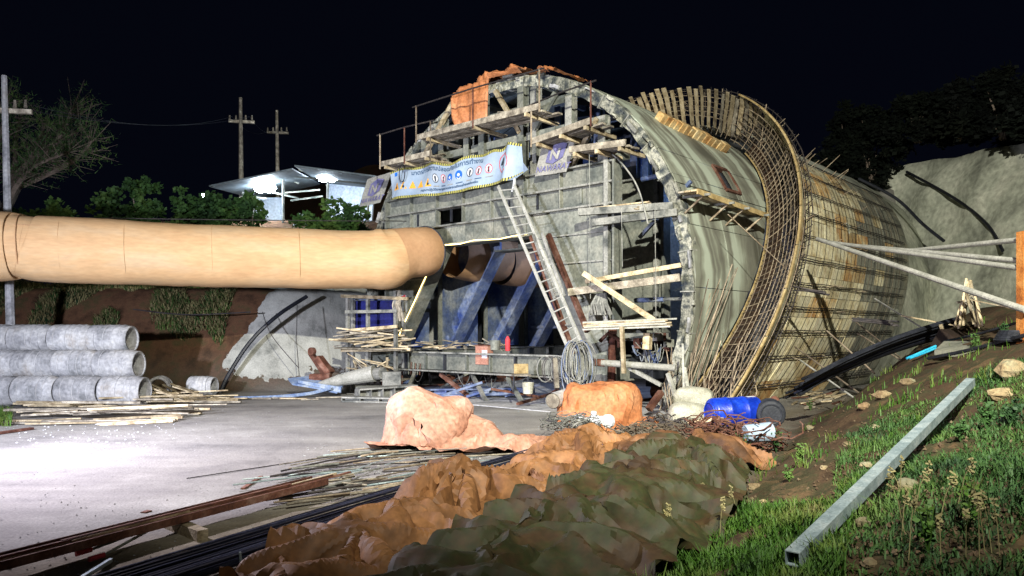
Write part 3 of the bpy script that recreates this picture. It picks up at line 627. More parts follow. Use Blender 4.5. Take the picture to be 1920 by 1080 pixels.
# torn end hanging towards the right and the white tie
tail=MB(); tail.add([BS(.9,.0,.02),BS(1,.02,.0),F(.68,-1.0,5.92),F(.2,-1.0,5.72),BS(1,.45,.0)],[(0,1,3),(1,2,3),(1,4,2)]); tail.build('loose_corner','bann',ban)
MB().tube([F(.22,-1.0,5.75),F(.25,-1.05,5.55),F(.17,-1.05,5.42)],[.03,.045,.02],6).build('tie','wpr',ban)
MB().tube([F(-4.3,-.95,6.75)+U*(.13*math.cos(a))+V((0,0,-.22+.26*math.sin(a))) for a in np.linspace(.4,2*math.pi+.1,16)],.014,5).build('rope_loop','rebard',ban)
def company_sign(name,label,c4,ln):
    e=empty(name,c4[0],label,'sign',None)
    def S(u,v,o=0):
        p=(c4[0].lerp(c4[1],u)).lerp(c4[3].lerp(c4[2],u),v); return p-A*(o+.015*math.sin(u*9+v*5))
    n=10; MB().add([S(i/n,j/n) for i in range(n+1) for j in range(n+1)],[(i*11+j,(i+1)*11+j,(i+1)*11+j+1,i*11+j+1) for i in range(n) for j in range(n)]).build('sign_cloth','sign',e,smooth=True)
    hx=[(.27,.36),(.30,.74),(.55,.88),(.82,.80),(.80,.42),(.52,.28)]
    MB().add([S(a,b,.05) for a,b in hx],[tuple(range(6))]).build('emblem','signn',e)
    txt('N',.56,lambda x,y:S(.38+x*.72,.40+y*.72,.065),'sign',e,off=.02)
    txt('NAWARAT',.24,lambda x,y:S(.04+x*.87,.10+y*.95,.04),'signn',e,off=.004)
    return e
company_sign('company_sign','grey cloth sign with violet N emblem and NAWARAT lettering right of the banner',[at(1003,331,19.0),at(1062,322,18.45),at(1081,252,18.35),at(1018,266,18.95)],1)
company_sign('company_sign','dim cloth sign with N emblem hanging at the left end of the banner',[at(674,388,24.6),at(713,380,24.1),at(735,322,24.0),at(688,336,24.5)],0)
# ================================================================ walkways, handrails, ladders, scaffold
def walkway(name,label,s0,s1,t0,t1,z0,z1,mat='woodg',rail=True,group=None,posts=3,edge='woodg'):
    e=empty(name,F((s0+s1)/2,t0,min(z0,z1)),label,'walkway',group); n=4
    for k in range(n):
        t=t0+(t1-t0)*(k+.5)/n; a=R_(-.15,.15); MB().bar(F(s0+a,t,z0+R_(0,.03)),F(s1+R_(-.2,.2),t,z1+R_(0,.03)),(t1-t0)/n-.02,.045).build('plank',mat,e)
    MB().bar(F(s0,t0-.03,z0+.05),F(s1,t0-.03,z1+.05),.035,.15).build('toe_board',edge,e)
    for k in range(3):
        f=.1+.4*k; MB().bar(F(s0+(s1-s0)*f,t0-.05,z0+(z1-z0)*f-.07),F(s0+(s1-s0)*f,.0,z0+(z1-z0)*f-.07),.08,.09).build('bearer','wood',e)
    if rail:
        for k in range(posts):
            f=k/(posts-1); s=s0+(s1-s0)*f; z=z0+(z1-z0)*f; MB().tube([F(s,t0-.06,z-.1),F(s,t0-.06,z+.95)],.022,6).build('rail_post','rustd' if k%2 else 'rebar',e)
        MB().tube([F(s0-.15,t0-.06,z0+.93),F((s0+s1)/2,t0-.06,(z0+z1)/2+.96),F(s1+.15,t0-.06,z1+.93)],.022,6).build('handrail','rebard',e)
    return e
walkway('crown_walkway','plank walkway seen from below under the orange tarpaulin near the crown',-3.25,1.3,-1.25,-.5,7.30,7.28)
walkway('crown_walkway','short plank walkway above the grey N sign right of the crown platform',1.0,2.8,-1.2,-.5,6.48,6.66,posts=2)
walkway('crown_walkway','lowest left plank walkway just above the left half of the banner',-4.95,-2.7,-1.2,-.5,6.80,6.78,posts=3)
for k in range(26):
    s=random.choice([R_(-3.1,1.2),R_(1.2,2.7),R_(-4.8,-3.3)]); z=7.38 if -3.2<s<1.2 else (6.68 if s>0 else 6.88)
    a=R_(-.5,.5); l=R_(.4,1.1); c=F(s,R_(-1.0,-.5),z+R_(0,.1)); d=U*math.cos(a)+A*math.sin(a)+V((0,0,R_(-.15,.15)))
    grp(MB().bar(c-d*l/2,c+d*l/2,R_(.08,.16),.03).build('board_offcut',random.choice(['wood','woodg']),None),label='short timber offcut left lying on the upper platforms of the gantry',cat='board',group='timber offcuts on the upper platforms')
walkway('side_walkway','board walkway with toe board beside the right gantry column under the N sign',2.0,3.6,-1.0,-.45,6.15,6.05,rail=False)
def pole(a,b,w,mat,name,label,cat,h=None): return grp(MB().bar(a,b,w,h or w).build(name,mat,None),label=label,cat=cat)
# boards and poles between column and rib on the right
lv=[((1085,398),(1262,386),17.6,16.9,'board walkway topmost between gantry and right rib'),((1110,418),(1270,398),17.6,16.8,'pale beam just below the topmost boards at the right rib')]
for (a,b,ya,yb,l) in lv: pole(at(*a,ya),at(*b,yb),.14,'steelw','support_beam',l,'beam',.16)
for k in range(9):
    a=at(1100+R_(-10,60),394+R_(-7,6),17.7); b=at(1190+R_(0,75),384+R_(-6,10),17.1); grp(MB().bar(a,b,.16,.03).build('board_offcut',random.choice(['wood','woodg']),None),label='loose board on the topmost level between gantry and right rib',cat='board',group='loose boards at the right rib')
pole(at(1098,528,17.7),at(1277,497,16.7),.07,'wood','timber_pole','long thin timber pole, upper one of two crossing to the right rib','pole',.10)
pole(at(1066,548,17.8),at(1275,520,16.7),.10,'woodg','timber_pole','thicker grey timber pole, lower one of two crossing to the right rib','pole',.17)
pole(at(1094,512,17.3),at(1232,604,16.7),.10,'wood','timber_brace','pale timber brace slanting down right from the leg to the plank stack','brace',.12)
for k in range(7):
    z=k*.05; pole(at(1095+R_(-8,10),618-k*2.2,16.9),at(1250+R_(-10,22),612-k*2.4,16.3),.13,'wood' if k%2 else 'white','stacked_plank','plank in the flat stack spanning to the rib at waist height','plank',.035)['group']='planks stacked level at the right rib'
pw=empty('waste_pipe',at(1190,685,16.4),'pale plastic pipe with brown collar lying across the foot of the right rib','pipe')
MB().tube([at(1128,680,16.9),at(1266,690,16.3)],.075,12).build('pipe_body','white',pw); MB().tube([at(1112,679,17.0),at(1134,680.5,16.9)],.09,12).build('collar','rust',pw)
pole(at(1180,690,16.8),at(1240,722,16.3),.08,'white','pipe_prop','pale prop slanting down right under the pipe to the rib foot','prop')
pole(at(1166,612,16.5),at(1170,700,16.5),.08,'wood','timber_post','thin upright timber post tied under the plank stack','post')
pole(at(1215,625,16.9),at(1213,655,16.9),.16,'wood','timber_block','pale square timber block hanging under the plank stack','block')
pole(at(1216,768,15.9),at(1240,735,16.1),.12,'rust','rusty_prop','dark red steel prop slanting at the foot of the right rib','prop')
pole(at(1252,700,15.9),at(1276,770,15.6),.07,'white','pale_pole','pale pole leaning against the outer foot of the rib, left one','pole')
pole(at(1283,690,15.9),at(1298,786,15.2),.07,'white','pale_pole','pale pole leaning against the outer foot of the rib, right one','pole')
pole(at(1280,645,16.0),at(1283,790,15.2),.04,'white','thin_rod','thin pale rod standing outside the rib foot','rod')
# machinery box at the right base
mc=empty('pump_unit',at(1190,650,18.2),'cluttered dark pump unit with red valves behind the pipe at the right rib foot','pump')
MB().bar(at(1150,632,18.2),at(1245,632,17.4),.5,.18).build('tray','steelw',mc)
for k in range(14): 
    c=at(1140+R_(0,115),626+R_(-10,30),17.8+R_(-.4,.3)); MB().box(c,R_(.08,.28),R_(.08,.2),R_(.08,.25),R_(0,3)).build('valve',random.choice(['rust','dark','steelw','steel']),mc)
MB().tube([at(1150,600,17.6),at(1148,650,17.6),at(1146,745,17.6)],.10,10).build('riser','rustd',mc)
MB().tube([at(1125,640,17.5),at(1140,625,17.4),at(1165,640,17.4)],.05,8).build('elbow','rust',mc)
for k in range(16): MB().tube(sag(at(1180+R_(0,60),640+R_(0,10),17.2),at(1180+R_(10,70),650+R_(0,20),17.3),R_(.1,.4),6),.012,4).build('cable','steelb' if k%2 else 'steelw',mc)
MB().box(at(1178,665,18.6),1.9,.8,1.1,-.73).build('tank','dark',mc)
# hanging nets
def netbag(px,py,Y,wd,ht,label,mat='steelw'):
    e=empty('hanging_net',at(px,py,Y),label,'net')
    for k in range(26):
        x=R_(-.5,.5); MB().tube([at(px,py-ht,Y)+U*(x*wd*.5),at(px,py-ht/2,Y)+U*(x*wd*.9)-A*.1,at(px,py,Y)+U*(x*wd*1.1+R_(-.05,.05))],R_(.01,.03),4).build('strand',mat,e)
    return e
netbag(1128,590,17.6,.5,40,'bundle of pale hoses and netting hung on the right leg of the gantry')
netbag(748,602,21.6,.4,60,'pale netting hung on the left scaffold beside the gantry leg','woodg')
MB_=MB
# ---------- aluminium ladders
def ladder(a0,a1,b0,b1,n,mat,label):
    e=empty('ladder',a1,label,'ladder')
    MB().bar(a0,a1,.03,.085).build('stile',mat,e); MB().bar(b0,b1,.03,.085).build('stile',mat,e)
    for k in range(n):
        f=(k+.5)/n; MB().tube([a0.lerp(a1,f),b0.lerp(b1,f)],.018,6).build('rung',mat,e)
    return e
ladder(at(934,349,19.2),at(1066,655,17.2),at(964,347,18.85),at(1089,640,16.9),17,'white','long pale ladder leaning up the gantry front to the banner')
ladder(at(1000,440,18.2),at(1040,560,17.6),at(1016,436,18.05),at(1058,556,17.4),6,'steelw','short second ladder section lashed over the long ladder halfway up')
MB().bar(at(1028,440,18.6),at(1102,622,17.5),.10,.12).build('raker','rust',gan)
# coil of hoses hanging at the foot of the ladder
hs=empty('hose_coil',at(1083,725,16.6),'thick hanging coil of pale looped hoses at the foot of the ladder','hose coil')
for k in range(24):
    cx=R_(1068,1100); w_=R_(.10,.28); h=R_(.85,1.25); Y=16.6+R_(-.15,.25); c=at(cx,640,Y); rt=V((1,R_(-.6,.3),0)).normalized()
    MB().tube([c+rt*(w_*math.cos(a))+V((0,0,-h/2+ (h/2)*math.sin(a)+.02*math.sin(3*a+k))) for a in np.linspace(0,2*math.pi,22,endpoint=False)],.014,5,closed=True).build('hose_loop',random.choice(['white','steelw','steelb','white']),hs)
for k in range(8):
    cx=R_(1020,1060); c=at(cx,668,17.4); MB().tube([c+V((.18*math.cos(a),0,-.3+.3*math.sin(a))) for a in np.linspace(0,2*math.pi,16,endpoint=False)],.012,4,closed=True).build('cable_loop','steelw' if k%2 else 'rebard',hs)
pole(at(1040,672,17.2),at(1044,728,17.0),.10,'woodg','stump_post','short grey stump post left of the hose coil','post')
# red box, chair, buckets on and below the cross girder
jb=empty('junction_box',at(908,682,20.3),'faded red-brown junction box with pale label on the cross girder','box'); MB().box(at(908,666,20.4),.46,.22,.50,-.73).build('box_body','rust2' if 'rust2' in M else 'tarpl',jb)
c=at(909,664,20.25); MB().box(c,.20,.03,.22,-.73).build('label_plate','wpr',jb); MB().box(at(908,647.5,20.4),.5,.26,.03,-.73).build('box_lid','rust',jb)
def extinguisher(px,py,Y):
    e=empty('fire_extinguisher',at(px,py,Y),'small red fire extinguisher standing on the girder between the haunches','extinguisher'); c=at(px,py,Y)
    MB().tube([c,c+V((0,0,.02)),c+V((0,0,.30)),c+V((0,0,.36)),c+V((0,0,.40))],[.06,.07,.07,.045,.02],12).build('cylinder_body','redp',e); MB().bar(c+V((-.04,0,.42)),c+V((.07,0,.44)),.03,.03).build('handle','dark',e)
extinguisher(952,658,20.2)
def bucket(px,py,Y,r,h,mat,label):
    e=empty('bucket',at(px,py,Y),label,'bucket'); c=at(px,py,Y)
    g=MB(); n=16; vs=[]
    for z,rr in ((0,r*.8),(h,r),(h,r*.92),(.02,r*.74)):
        for k in range(n): vs.append(c+V((rr*math.cos(2*math.pi*k/n),rr*math.sin(2*math.pi*k/n),z)))
    fs=[(q*n+k,q*n+(k+1)%n,(q+1)*n+(k+1)%n,(q+1)*n+k) for q in range(3) for k in range(n)]+[tuple(range(n))[::-1],tuple(range(3*n,4*n))]
    g.add(vs,fs).build('bucket_body',mat,e,smooth=False); MB().tube([c+V((r*math.cos(a),0,h+r*.8*math.sin(a))) for a in np.linspace(0,math.pi,10)],.006,4).build('bail','dark',e)
bucket(928,656,20.3,.16,.26,'steel','grey bucket standing on the cross girder right of the junction box')
bucket(990,738,17.6,.14,.26,'sack','pale paint bucket on the floor below the gantry opening')
ch=empty('stool',at(977,735,18.4),'small work stool with a yellow seat below the gantry','stool')
c=at(977,735,18.4)
MB().box(c+V((0,0,.42)),.42,.36,.04,.2).build('seat','woodg',ch); MB().box(c+V((0,.1,.57)),.36,.04,.24,.2).build('backrest','edge',ch)
for i in (-1,1):
    for j in (-1,1): MB().bar(c+V((.17*i,.14*j,.40)),c+V((.19*i,.16*j,0)),.03,.03).build('leg','dark',ch)
# warning sticker on the left leg
st=MB().bar(F(-4.85,-.425,2.35),F(-4.85,-.425,2.95),.22,.012,up=A).build('leg_sticker','wpr',gan)
for z in (2.40,2.88): MB().bar(F(-4.94,-.436,z),F(-4.76,-.436,z+.04),.012,.08,up=(0,0,1)).build('sticker_mark','redp',gan)
# ---------- left scaffold
scf=empty('scaffold',at(700,735,22.6),'pale steel and timber scaffold loaded with boards left of the gantry','scaffold')
for px,y0,y1,Y in ((652,556,735,22.3),(662,556,735,23.0),(690,560,735,22.1),(742,545,735,21.6),(757,560,690,22.5)):
    MB().bar(at(px,y0,Y),at(px,y1,Y),.09,.09).build('post','steelw',scf)
for a,b,Y in (((640,555),(765,560),22.0),((648,585),(745,583),22.1),((640,657),(770,655),22.0),((655,712),(745,712),22.1),((650,620),(745,612),22.1)):
    MB().bar(at(*a,Y),at(*b,Y-.6),.08,.09).build('ledger',random.choice(['steelw','wood']),scf)
MB().bar(at(664,562,22.9),at(738,562,22.3),.03,.03).build('ledger','steelb',scf)
g=MB(); g.bar(at(664,590,23.1),at(738,590,22.5),.03,.85); g.build('blue_sheet','bluesheet',scf)
MB().bar(at(640,652,22.0),at(765,656,21.5),.9,.04).build('deck','woodg',scf); MB().bar(at(630,712,22.0),at(760,712,21.5),.9,.04).build('deck','woodg',scf)
for k in range(34):
    lvl=random.choice([(628,.35),(640,.2),(648,.1)]); px=R_(625,720); a=R_(-.35,.25); l=R_(.7,1.7); c=at(px+20,lvl[0]+R_(-9,4),22.0+R_(-.4,.4)); d=V((math.cos(a),math.sin(a)*.6,R_(-.16,.2)))
    grp(MB().bar(c-d*l/2,c+d*l/2,R_(.07,.15),R_(.025,.05)).build('scaffold_board',random.choice(['wood','woodg','wood']),None),label=('long' if l>1.3 else ('short' if l<1.0 else 'middling'))+' loose board at the '+{628:'top',640:'middle',648:'bottom'}[lvl[0]]+' of the untidy heap on the left scaffold',cat='board',group='loose boards heaped on the left scaffold')
for k in range(22):
    c=at(R_(665,730),R_(672,706),22.0+R_(-.3,.3)); d=V((R_(-1,1),R_(-.4,.4),R_(-1,1))).normalized()*R_(.15,.4)
    grp(MB().bar(c-d,c+d,R_(.04,.10),.03).build('board_offcut','wood' if k%3 else 'woodg',None),label='broken timber offcut in the bay under the left scaffold deck',cat='offcut',group='timber offcuts under the left scaffold deck')
for k in range(26):
    c=F(R_(-4.9,-2.2),R_(-.5,1.6),1.34+R_(0,.2)); d=V((R_(-1,1),R_(-1,1),R_(-.2,.2))).normalized()*R_(.12,.45)
    grp(MB().bar(c-d,c+d,R_(.05,.12),.03).build('board_offcut','wood' if k%2 else 'woodg',None),label='broken timber piece lying on the girder inside the gantry opening',cat='offcut',group='timber pieces on the girder inside the opening')
# base box beams on the floor
def boxbeam(a,b,w,h,label,mat='conc',win=0):
    e=empty('floor_beam',a,label,'beam'); a=V(a);b=V(b); up=V((0,0,1)); d=(b-a).normalized(); x=d.cross(up)
    MB().bar(a+up*(h-.02),b+up*(h-.02),w,.04).build('top_flange',mat,e); MB().bar(a+up*.02,b+up*.02,w,.04).build('bottom_flange',mat,e)
    MB().bar(a+up*h/2,b+up*h/2,.05,h-.08).build('web',mat,e)
    n=5
    for k in range(n+1): p=a.lerp(b,k/n)+up*h/2; MB().bar(p-x*w*.45,p+x*w*.45,.03,h-.08).build('stiffener',mat,e)
boxbeam(at(670,752,19.9)-V((0,0,0)),at(778,744,20.6),.5,.34,'pale steel box beam on the floor at the left front of the gantry','steelw')
boxbeam(V((-4.4,19.6,0)),V((-1.9,19.0,0)),.35,.14,'long flat pale beam lying on the floor in front of the box beam','steelw')
boxbeam(at(800,742,21.2),at(1000,740,20.6),.4,.2,'grey beam lying across the floor inside the gantry','steelb')
for k in range(14):
    s=R_(-4.6,1.2); c=F(s,R_(-1.4,1.5),.10); d=(U*R_(-1,1)+A*R_(-1,1)).normalized()*R_(.3,.9)
    grp(MB().bar(c-d,c+d+V((0,0,R_(0,.5))),.08,.06).build('steel_offcut',random.choice(['steelw','steel','rust','steelb']),None),label='steel section left on the floor below the gantry',cat='steel section',group='steel sections on the floor below the gantry')
for k in range(18):
    a=F(R_(-5,1.5),R_(-.7,1),R_(.5,.66)); b=a+U*R_(-.4,.7)+A*R_(-.3,.3); MB().tube(sag(a,b,R_(.15,.4),7),.01,4).build('hanging_cable',random.choice(['steelw','rebard','black']),gan)
mo=empty('winch_motor',at(700,715,21.0),'grey winch motor with cylindrical drum beside the base of the gantry','motor')
MB().tube([at(690,702,21.2),at(718,700,20.8)],.17,14).build('drum','steelw',mo); MB().tube([at(688,702,21.3),at(692,702,21.2)],.22,14).build('drum_flange','dark',mo); MB().box(at(735,712,20.8),.5,.4,.45,.1).build('gearbox','steelw',mo); MB().box(at(700,728,20.7),.9,.5,.12,.1).build('base_plate','steel',mo)
# slab of paler concrete below the gantry
MB().prism([F(-5.3,-2.2,.004),F(4.4,-2.0,.004),F(4.2,9,.004),F(-5.2,9,.004)],V((0,0,.02))).build('concrete_slab','conc',None,kind='structure')
# tarpaulin over the crown
def crowntarp(name,label,th0,th1,hang,mat='tarpo'):
    b=MB(); nu,nv=46,40; vs=[]
    for i in range(nu+1):
        th=th0+(th1-th0)*i/nu
        for j in range(nv+1):
            f=j/nv; L=2.0*(1-f)                    # back edge to front edge then hanging
            hg=hang(i/nu)
            if f<.45: q=ring(th,6.06,1.2*(1-f/.45)); 
            else:
                g_=(f-.45)/.55; q=ring(th,6.06,-.22)-V((0,0,hg*g_)) ; q-=A*(.10*math.sin(g_*3))
            k=noise.noise(V((th*.22,f*2.5,1)))*.10+abs(noise.noise(V((th*.33+f*2,f*2.2,4))))*.16+abs(noise.noise(V((th*.8-f*3,f*5,9))))*.07
            nrm=(ring(th,7,0)-ring(th,6,0)); q+= nrm*(k*(1 if f<.5 else .35)+.06*(f<.5))-A*(k*(.9 if f>.4 else 0)+(.16 if f>.5 else 0)); vs.append(q)
    b.add(vs,[(i*(nv+1)+j,(i+1)*(nv+1)+j,(i+1)*(nv+1)+j+1,i*(nv+1)+j+1) for i in range(nu) for j in range(nv)])
    return grp(b.build(name,mat,None,smooth=True),label=label,cat='tarpaulin')
crowntarp('draped_tarpaulin','orange tarpaulin draped over the crown of the barrel and hanging down its front',79,104,lambda u: 1.2 if .46<u<.94 else (.12 if u<.46 else .5),)
crowntarp('tarpaulin_scrap','small orange tarpaulin scrap on the barrel rim right of the crown',69.5,73,lambda u:.08)
# rope tied from the crown down the right front
MB().tube([at(1110,265,18.3),at(1165,310,17.9),at(1205,380,17.5),at(1228,450,17.2)],.018,5)
grp(MB().tube(spline([at(1118,268,18.0),at(1160,300,17.6),at(1195,350,17.2),at(1215,420,16.9)],6),.02,5).build('arched_hose','steelw',None),label='thin pale hose arching down from the upper platform inside the right rib',cat='hose')
for k,(px,y0,y1,Y) in enumerate(((1105,290,560,17.6),(1165,390,500,17.0),(1228,380,620,16.6),(1106,200,260,18.0))):
    grp(MB().tube([at(px,y0,Y),at(px+2,y1,Y)],.010,4).build('hanging_rope','steelw',None),label='thin pale rope hanging straight down in front of the right half of the gantry',cat='rope',group='thin ropes hanging on the right of the gantry')
grp(MB().tube([at(1470,500,17.4)+V((0,0,0)),at(1365,402,16.3)],.012,4).build('guy_wire','rebar',None),label='thin straight guy wire slanting across the barrel flank to the rebar cage',cat='wire')
# ================================================================ yard: pipes, timber, bars, tarpaulins
def P2(px,py,h=0.0):                     # a point resting on the yard (plus h) seen at that pixel
    Y=(1.86-h)*1400/(py-620); return V(((px-960)*Y/1400,Y,h))
# ---------- concrete pipes
def cpipe(c,ax,L,r,label,group,name='concrete_pipe'):
    e=empty(name,(c.x,c.y,c.z-r),label,'pipe',group); ax=V(ax).normalized(); sd=V((-ax.y,ax.x,0)); up=V((0,0,1)); n=36
    prof=[(-L/2,r*.97),(-L/2+.04,r),(-L*.17,r),(-L*.16,r*1.015),(-L*.10,r*1.015),(-L*.09,r),(L/2-.14,r),(L/2-.12,r*.93),(L/2,r*.92),(L/2,r*.78),(-L/2,r*.78)]
    m=len(prof); vs=[]; ph=R_(0,9)
    for (x,rr) in prof:
        for k in range(n):
            a=2*math.pi*k/n; q=rr*(1+.006*noise.noise(V((x*4+ph,math.cos(a)*2,math.sin(a)*2)))); vs.append(c+ax*x+sd*math.cos(a)*q+up*math.sin(a)*q)
    fs=[(i*n+k,i*n+(k+1)%n,((i+1)%m)*n+(k+1)%n,((i+1)%m)*n+k) for i in range(m) for k in range(n)]
    MB().add(vs,fs).build('pipe_barrel','conc',e,smooth=True)
    for x in (-L*.30,-L*.02,L*.16,L*.3):
        x+=R_(-.03,.03); MB().tube([c+ax*x+sd*math.cos(a)*r*1.005+up*math.sin(a)*r*1.005 for a in np.linspace(0,2*math.pi,n,endpoint=False)],.008,4,closed=True).build('casting_ridge','conc',e)
    return e
r=.37; ax=V((1,-.05,0)).normalized(); G='concrete pipes stacked three high on the left'
rows=[(18.35,r,[(-1.0,'bottom row'),(52,''),(150,''),(258,'')]),]
def row(y,z,ends,nm):
    for k,e in enumerate(ends):
        c=V(((e-960)*y/1400,y,z))+ax*(-.52)+V((0,R_(-.02,.02),R_(-.008,.008))); cpipe(c,ax,1.03,r,f'concrete pipe in the {nm} row of the stack, {["at the right end","second from the right end","third from the right end","fourth from right","cut by the photo edge"][k]}',G)
row(18.45,r,[272,192,112,32,-48],'bottom')
row(18.85,r*2.72,[262,186,110,34,-42],'middle')
row(19.25,r*4.44,[249,175,101,27,-47],'top')
cpipe(P2(290,748)+V((0,.3,.30)),(-.25,1,0),.55,.30,'short concrete pipe ring lying with its open end towards the road',None,'pipe_ring')
cpipe(P2(345,757)+V((-.35,2.0,.30)),(1,-.1,0),.7,.28,'concrete pipe half hidden behind the open pipe ring',None,'concrete_pipe')
# ---------- timber pile in front of the pipes
def board(a,b,w,h,mat,name,label,cat,group): return tag(MB().bar(a,b,w,h).build(name,mat,None),label,cat,group)
n=78
for k in range(n):
    f=k/n; lay=random.random(); px=R_(60,400); py=R_(745,796) if lay<.75 else R_(735,760)
    c=P2(px,py); a=R_(-.02,.42) if lay<.8 else R_(-.7,.2); L=R_(.7,3.0) if lay<.7 else R_(.4,1.3)
    c.z=gz(c.x,c.y)+.03+R_(0,.30)*max(0,1-abs(px-230)/230)*(py<790)
    d=V((math.cos(a),math.sin(a),R_(-.035,.035))) if lay<.85 else V((math.cos(a),math.sin(a),R_(-.2,.25)))
    if c.x+d.x*L/2>P2(445,760).x: c.x=P2(445,760).x-d.x*L/2
    side='left' if px<180 else ('middle' if px<300 else 'right'); fr='front' if py>775 else 'back'
    board(c-d*L/2,c+d*L/2,R_(.05,.14),R_(.02,.05),random.choice(['wood','wood','woodg']),'waste_board',f'weathered board in the {side} {fr} part of the timber heap before the concrete pipes','board','boards in the heap before the pipes')
for (x0,y0,x1,y1,m_,l) in ((2,812,60,803,'rust','long rusty red flat bar lying at the left edge below the timber heap'),):
    board(P2(x0-60,y0+8,.03),P2(x1,y1,.03),.10,.04,m_,'flat_bar',l,'bar',None)
# litter of pale chips on the road
def scatter(name,label,cat,gen,n,mat,smin,smax,flat=.4):
    g=MB()
    for _ in range(n):
        p=gen(); s=R_(smin,smax); q=[V((R_(-1,1),R_(-1,1),0))*s for _ in range(3)]; t_=V((R_(-.3,.3)*s,R_(-.3,.3)*s,s*flat+.004))
        z=gz(p.x,p.y) if p.z==0 else p.z; b=V((p.x,p.y,z+.004)); a=[V((s*math.cos(x),s*math.sin(x),0))*R_(.5,1) for x in (0,2.1,4.2)]
        g.add([b+a[0],b+a[1],b+a[2],b+t_],[(0,1,3),(1,2,3),(2,0,3),(2,1,0)])
    o=g.build(name,mat,None,kind='stuff',label=label,cat=cat); return o
scatter('pale_litter','pale chips and paper scraps littering the road below the timber heap','litter',lambda: P2(R_(30,330),R_(795,850)+R_(-10,10)),110,'wpr',.01,.032,.3)
scatter('gravel','loose gravel and grit strewn over the yard','gravel',lambda: P2(R_(-100,1000)+R_(-80,80),R_(760,1080)),700,'conc',.004,.018)
# ---------- long brown steel section on blocks (bottom left)
sb=empty('steel_channel',P2(300,985),'long brown rusty steel channel lying on blocks across the near left of the yard','steel section')
a=P2(-120,1092,.12); b=P2(600,905,.12); dd=(b-a).normalized(); sd=V((dd.y,-dd.x,0))
MB().bar(a,b,.22,.02).build('web','rust',sb); MB().bar(a-sd*.12+V((0,0,.03)),b-sd*.12+V((0,0,.03)),.015,.07).build('flange','rust',sb); MB().bar(a+sd*.12+V((0,0,.03)),b+sd*.12+V((0,0,.03)),.015,.07).build('flange','rust',sb)
for k in range(7):
    o=R_(-.10,.10); f0=R_(0,.3); f1=R_(.75,1.18); board(a.lerp(b,f0)+sd*o+V((0,0,.025+.006*k)),a.lerp(b,f1)+sd*(o+R_(-.03,.03))+V((0,0,.03+.006*k)),.025,.02,random.choice(['rust','wood','rust']),'steel_flat',['thin brown flat lying on the long channel, '+x for x in ('against its far lip','against its near lip','near its middle line','reaching its far end','starting at the near end','topmost of the flats','crossing the others slightly')][k],'bar','thin flats lying on the channel')
board(P2(310,985),P2(380,1015),.10,.20,'wood','timber_block','long pale timber block under the brown channel, with a dark clamp beside it','block',None)
board(P2(522,938),P2(548,936),.14,.16,'wood','timber_block','short pale timber block under the far part of the brown channel','block',None)
board(P2(455,918),P2(490,895),.05,.04,'rust','short_stick','short dark stick lying on the bright road just beyond the channel','stick',None)
board(P2(268,962,.0),P2(280,958,.0),.06,.02,'rust','wood_chip','small brown wood chip alone on the bright road','chip',None)
bc=empty('bolt_cutter',P2(235,1020),'bolt cutter with red grips lying beside the brown channel','bolt cutter')
j=P2(302,982,.1)
for k,(px,py) in enumerate(((172,1030),(196,1040))):
    g=P2(px,py,.06); g0=P2(px-30,py+9,.05); MB().tube([j,g],.012,6).build('handle','steel',bc); MB().tube([g,g0],.022,8).build('grip','redp',bc)
MB().bar(j,j+(j-P2(185,1035,.06)).normalized()*.16,.07,.03).build('jaw','dark',bc)
board(P2(152,1085,.02),P2(208,1050,.03),.03,.03,'galv','steel_angle','short pale steel rod at the bottom edge left of the dark bars','rod',None)
# ---------- dark bundle of bars
a0=P2(250,1110,.03); b0=P2(1010,862,.03); dd=(b0-a0).normalized(); sd=V((dd.y,-dd.x,0))
for k in range(30):
    o=(k-15)*.021+R_(-.012,.012); h=.03+R_(0,.07)+.0*k; e0=R_(-.5,.1); e1=R_(-.3,.35)
    m_=a0.lerp(b0,.5)+sd*(o+R_(-.04,.04)); p=a0+dd*e0+sd*(o*.9+R_(-.05,.05)); q=b0+dd*e1+sd*(o*.8+R_(-.05,.05))
    tag(MB().tube(spline([p+V((0,0,h)),m_+V((0,0,h+R_(-.01,.02))),q+V((0,0,h))],3),.0105,5).build('steel_bar','rebarblue',None),'long dark bar in the near bundle, '+('along the edge facing the bright road' if k<7 else ('along the edge facing the brown tarpaulin' if k>22 else ('just beyond the middle' if k<15 else 'just nearer than the middle'))),'steel bar','dark bars bundled across the near yard')
for k in range(5):
    o=.50+k*.035; tag(MB().tube([a0+dd*(-.2)+sd*o+V((0,0,.02)),a0.lerp(b0,.62)+sd*(o+.05)+V((0,0,.02))],.010,5).build('steel_bar','rebarblue',None),'dark bar in the thin row between the bundle and the brown tarpaulin','steel bar','dark bars beside the tarpaulin')
for px,py in ((455,1085),(560,1040)):
    q=P2(px,py); tag(MB().tube([q,q+V((-.02,0,.20))],.010,6).build('stake','galv',None),'thin pale stake standing against the dark bars, '+('nearer the photo bottom' if px<500 else 'second from the photo bottom'),'stake','stakes beside the bars')
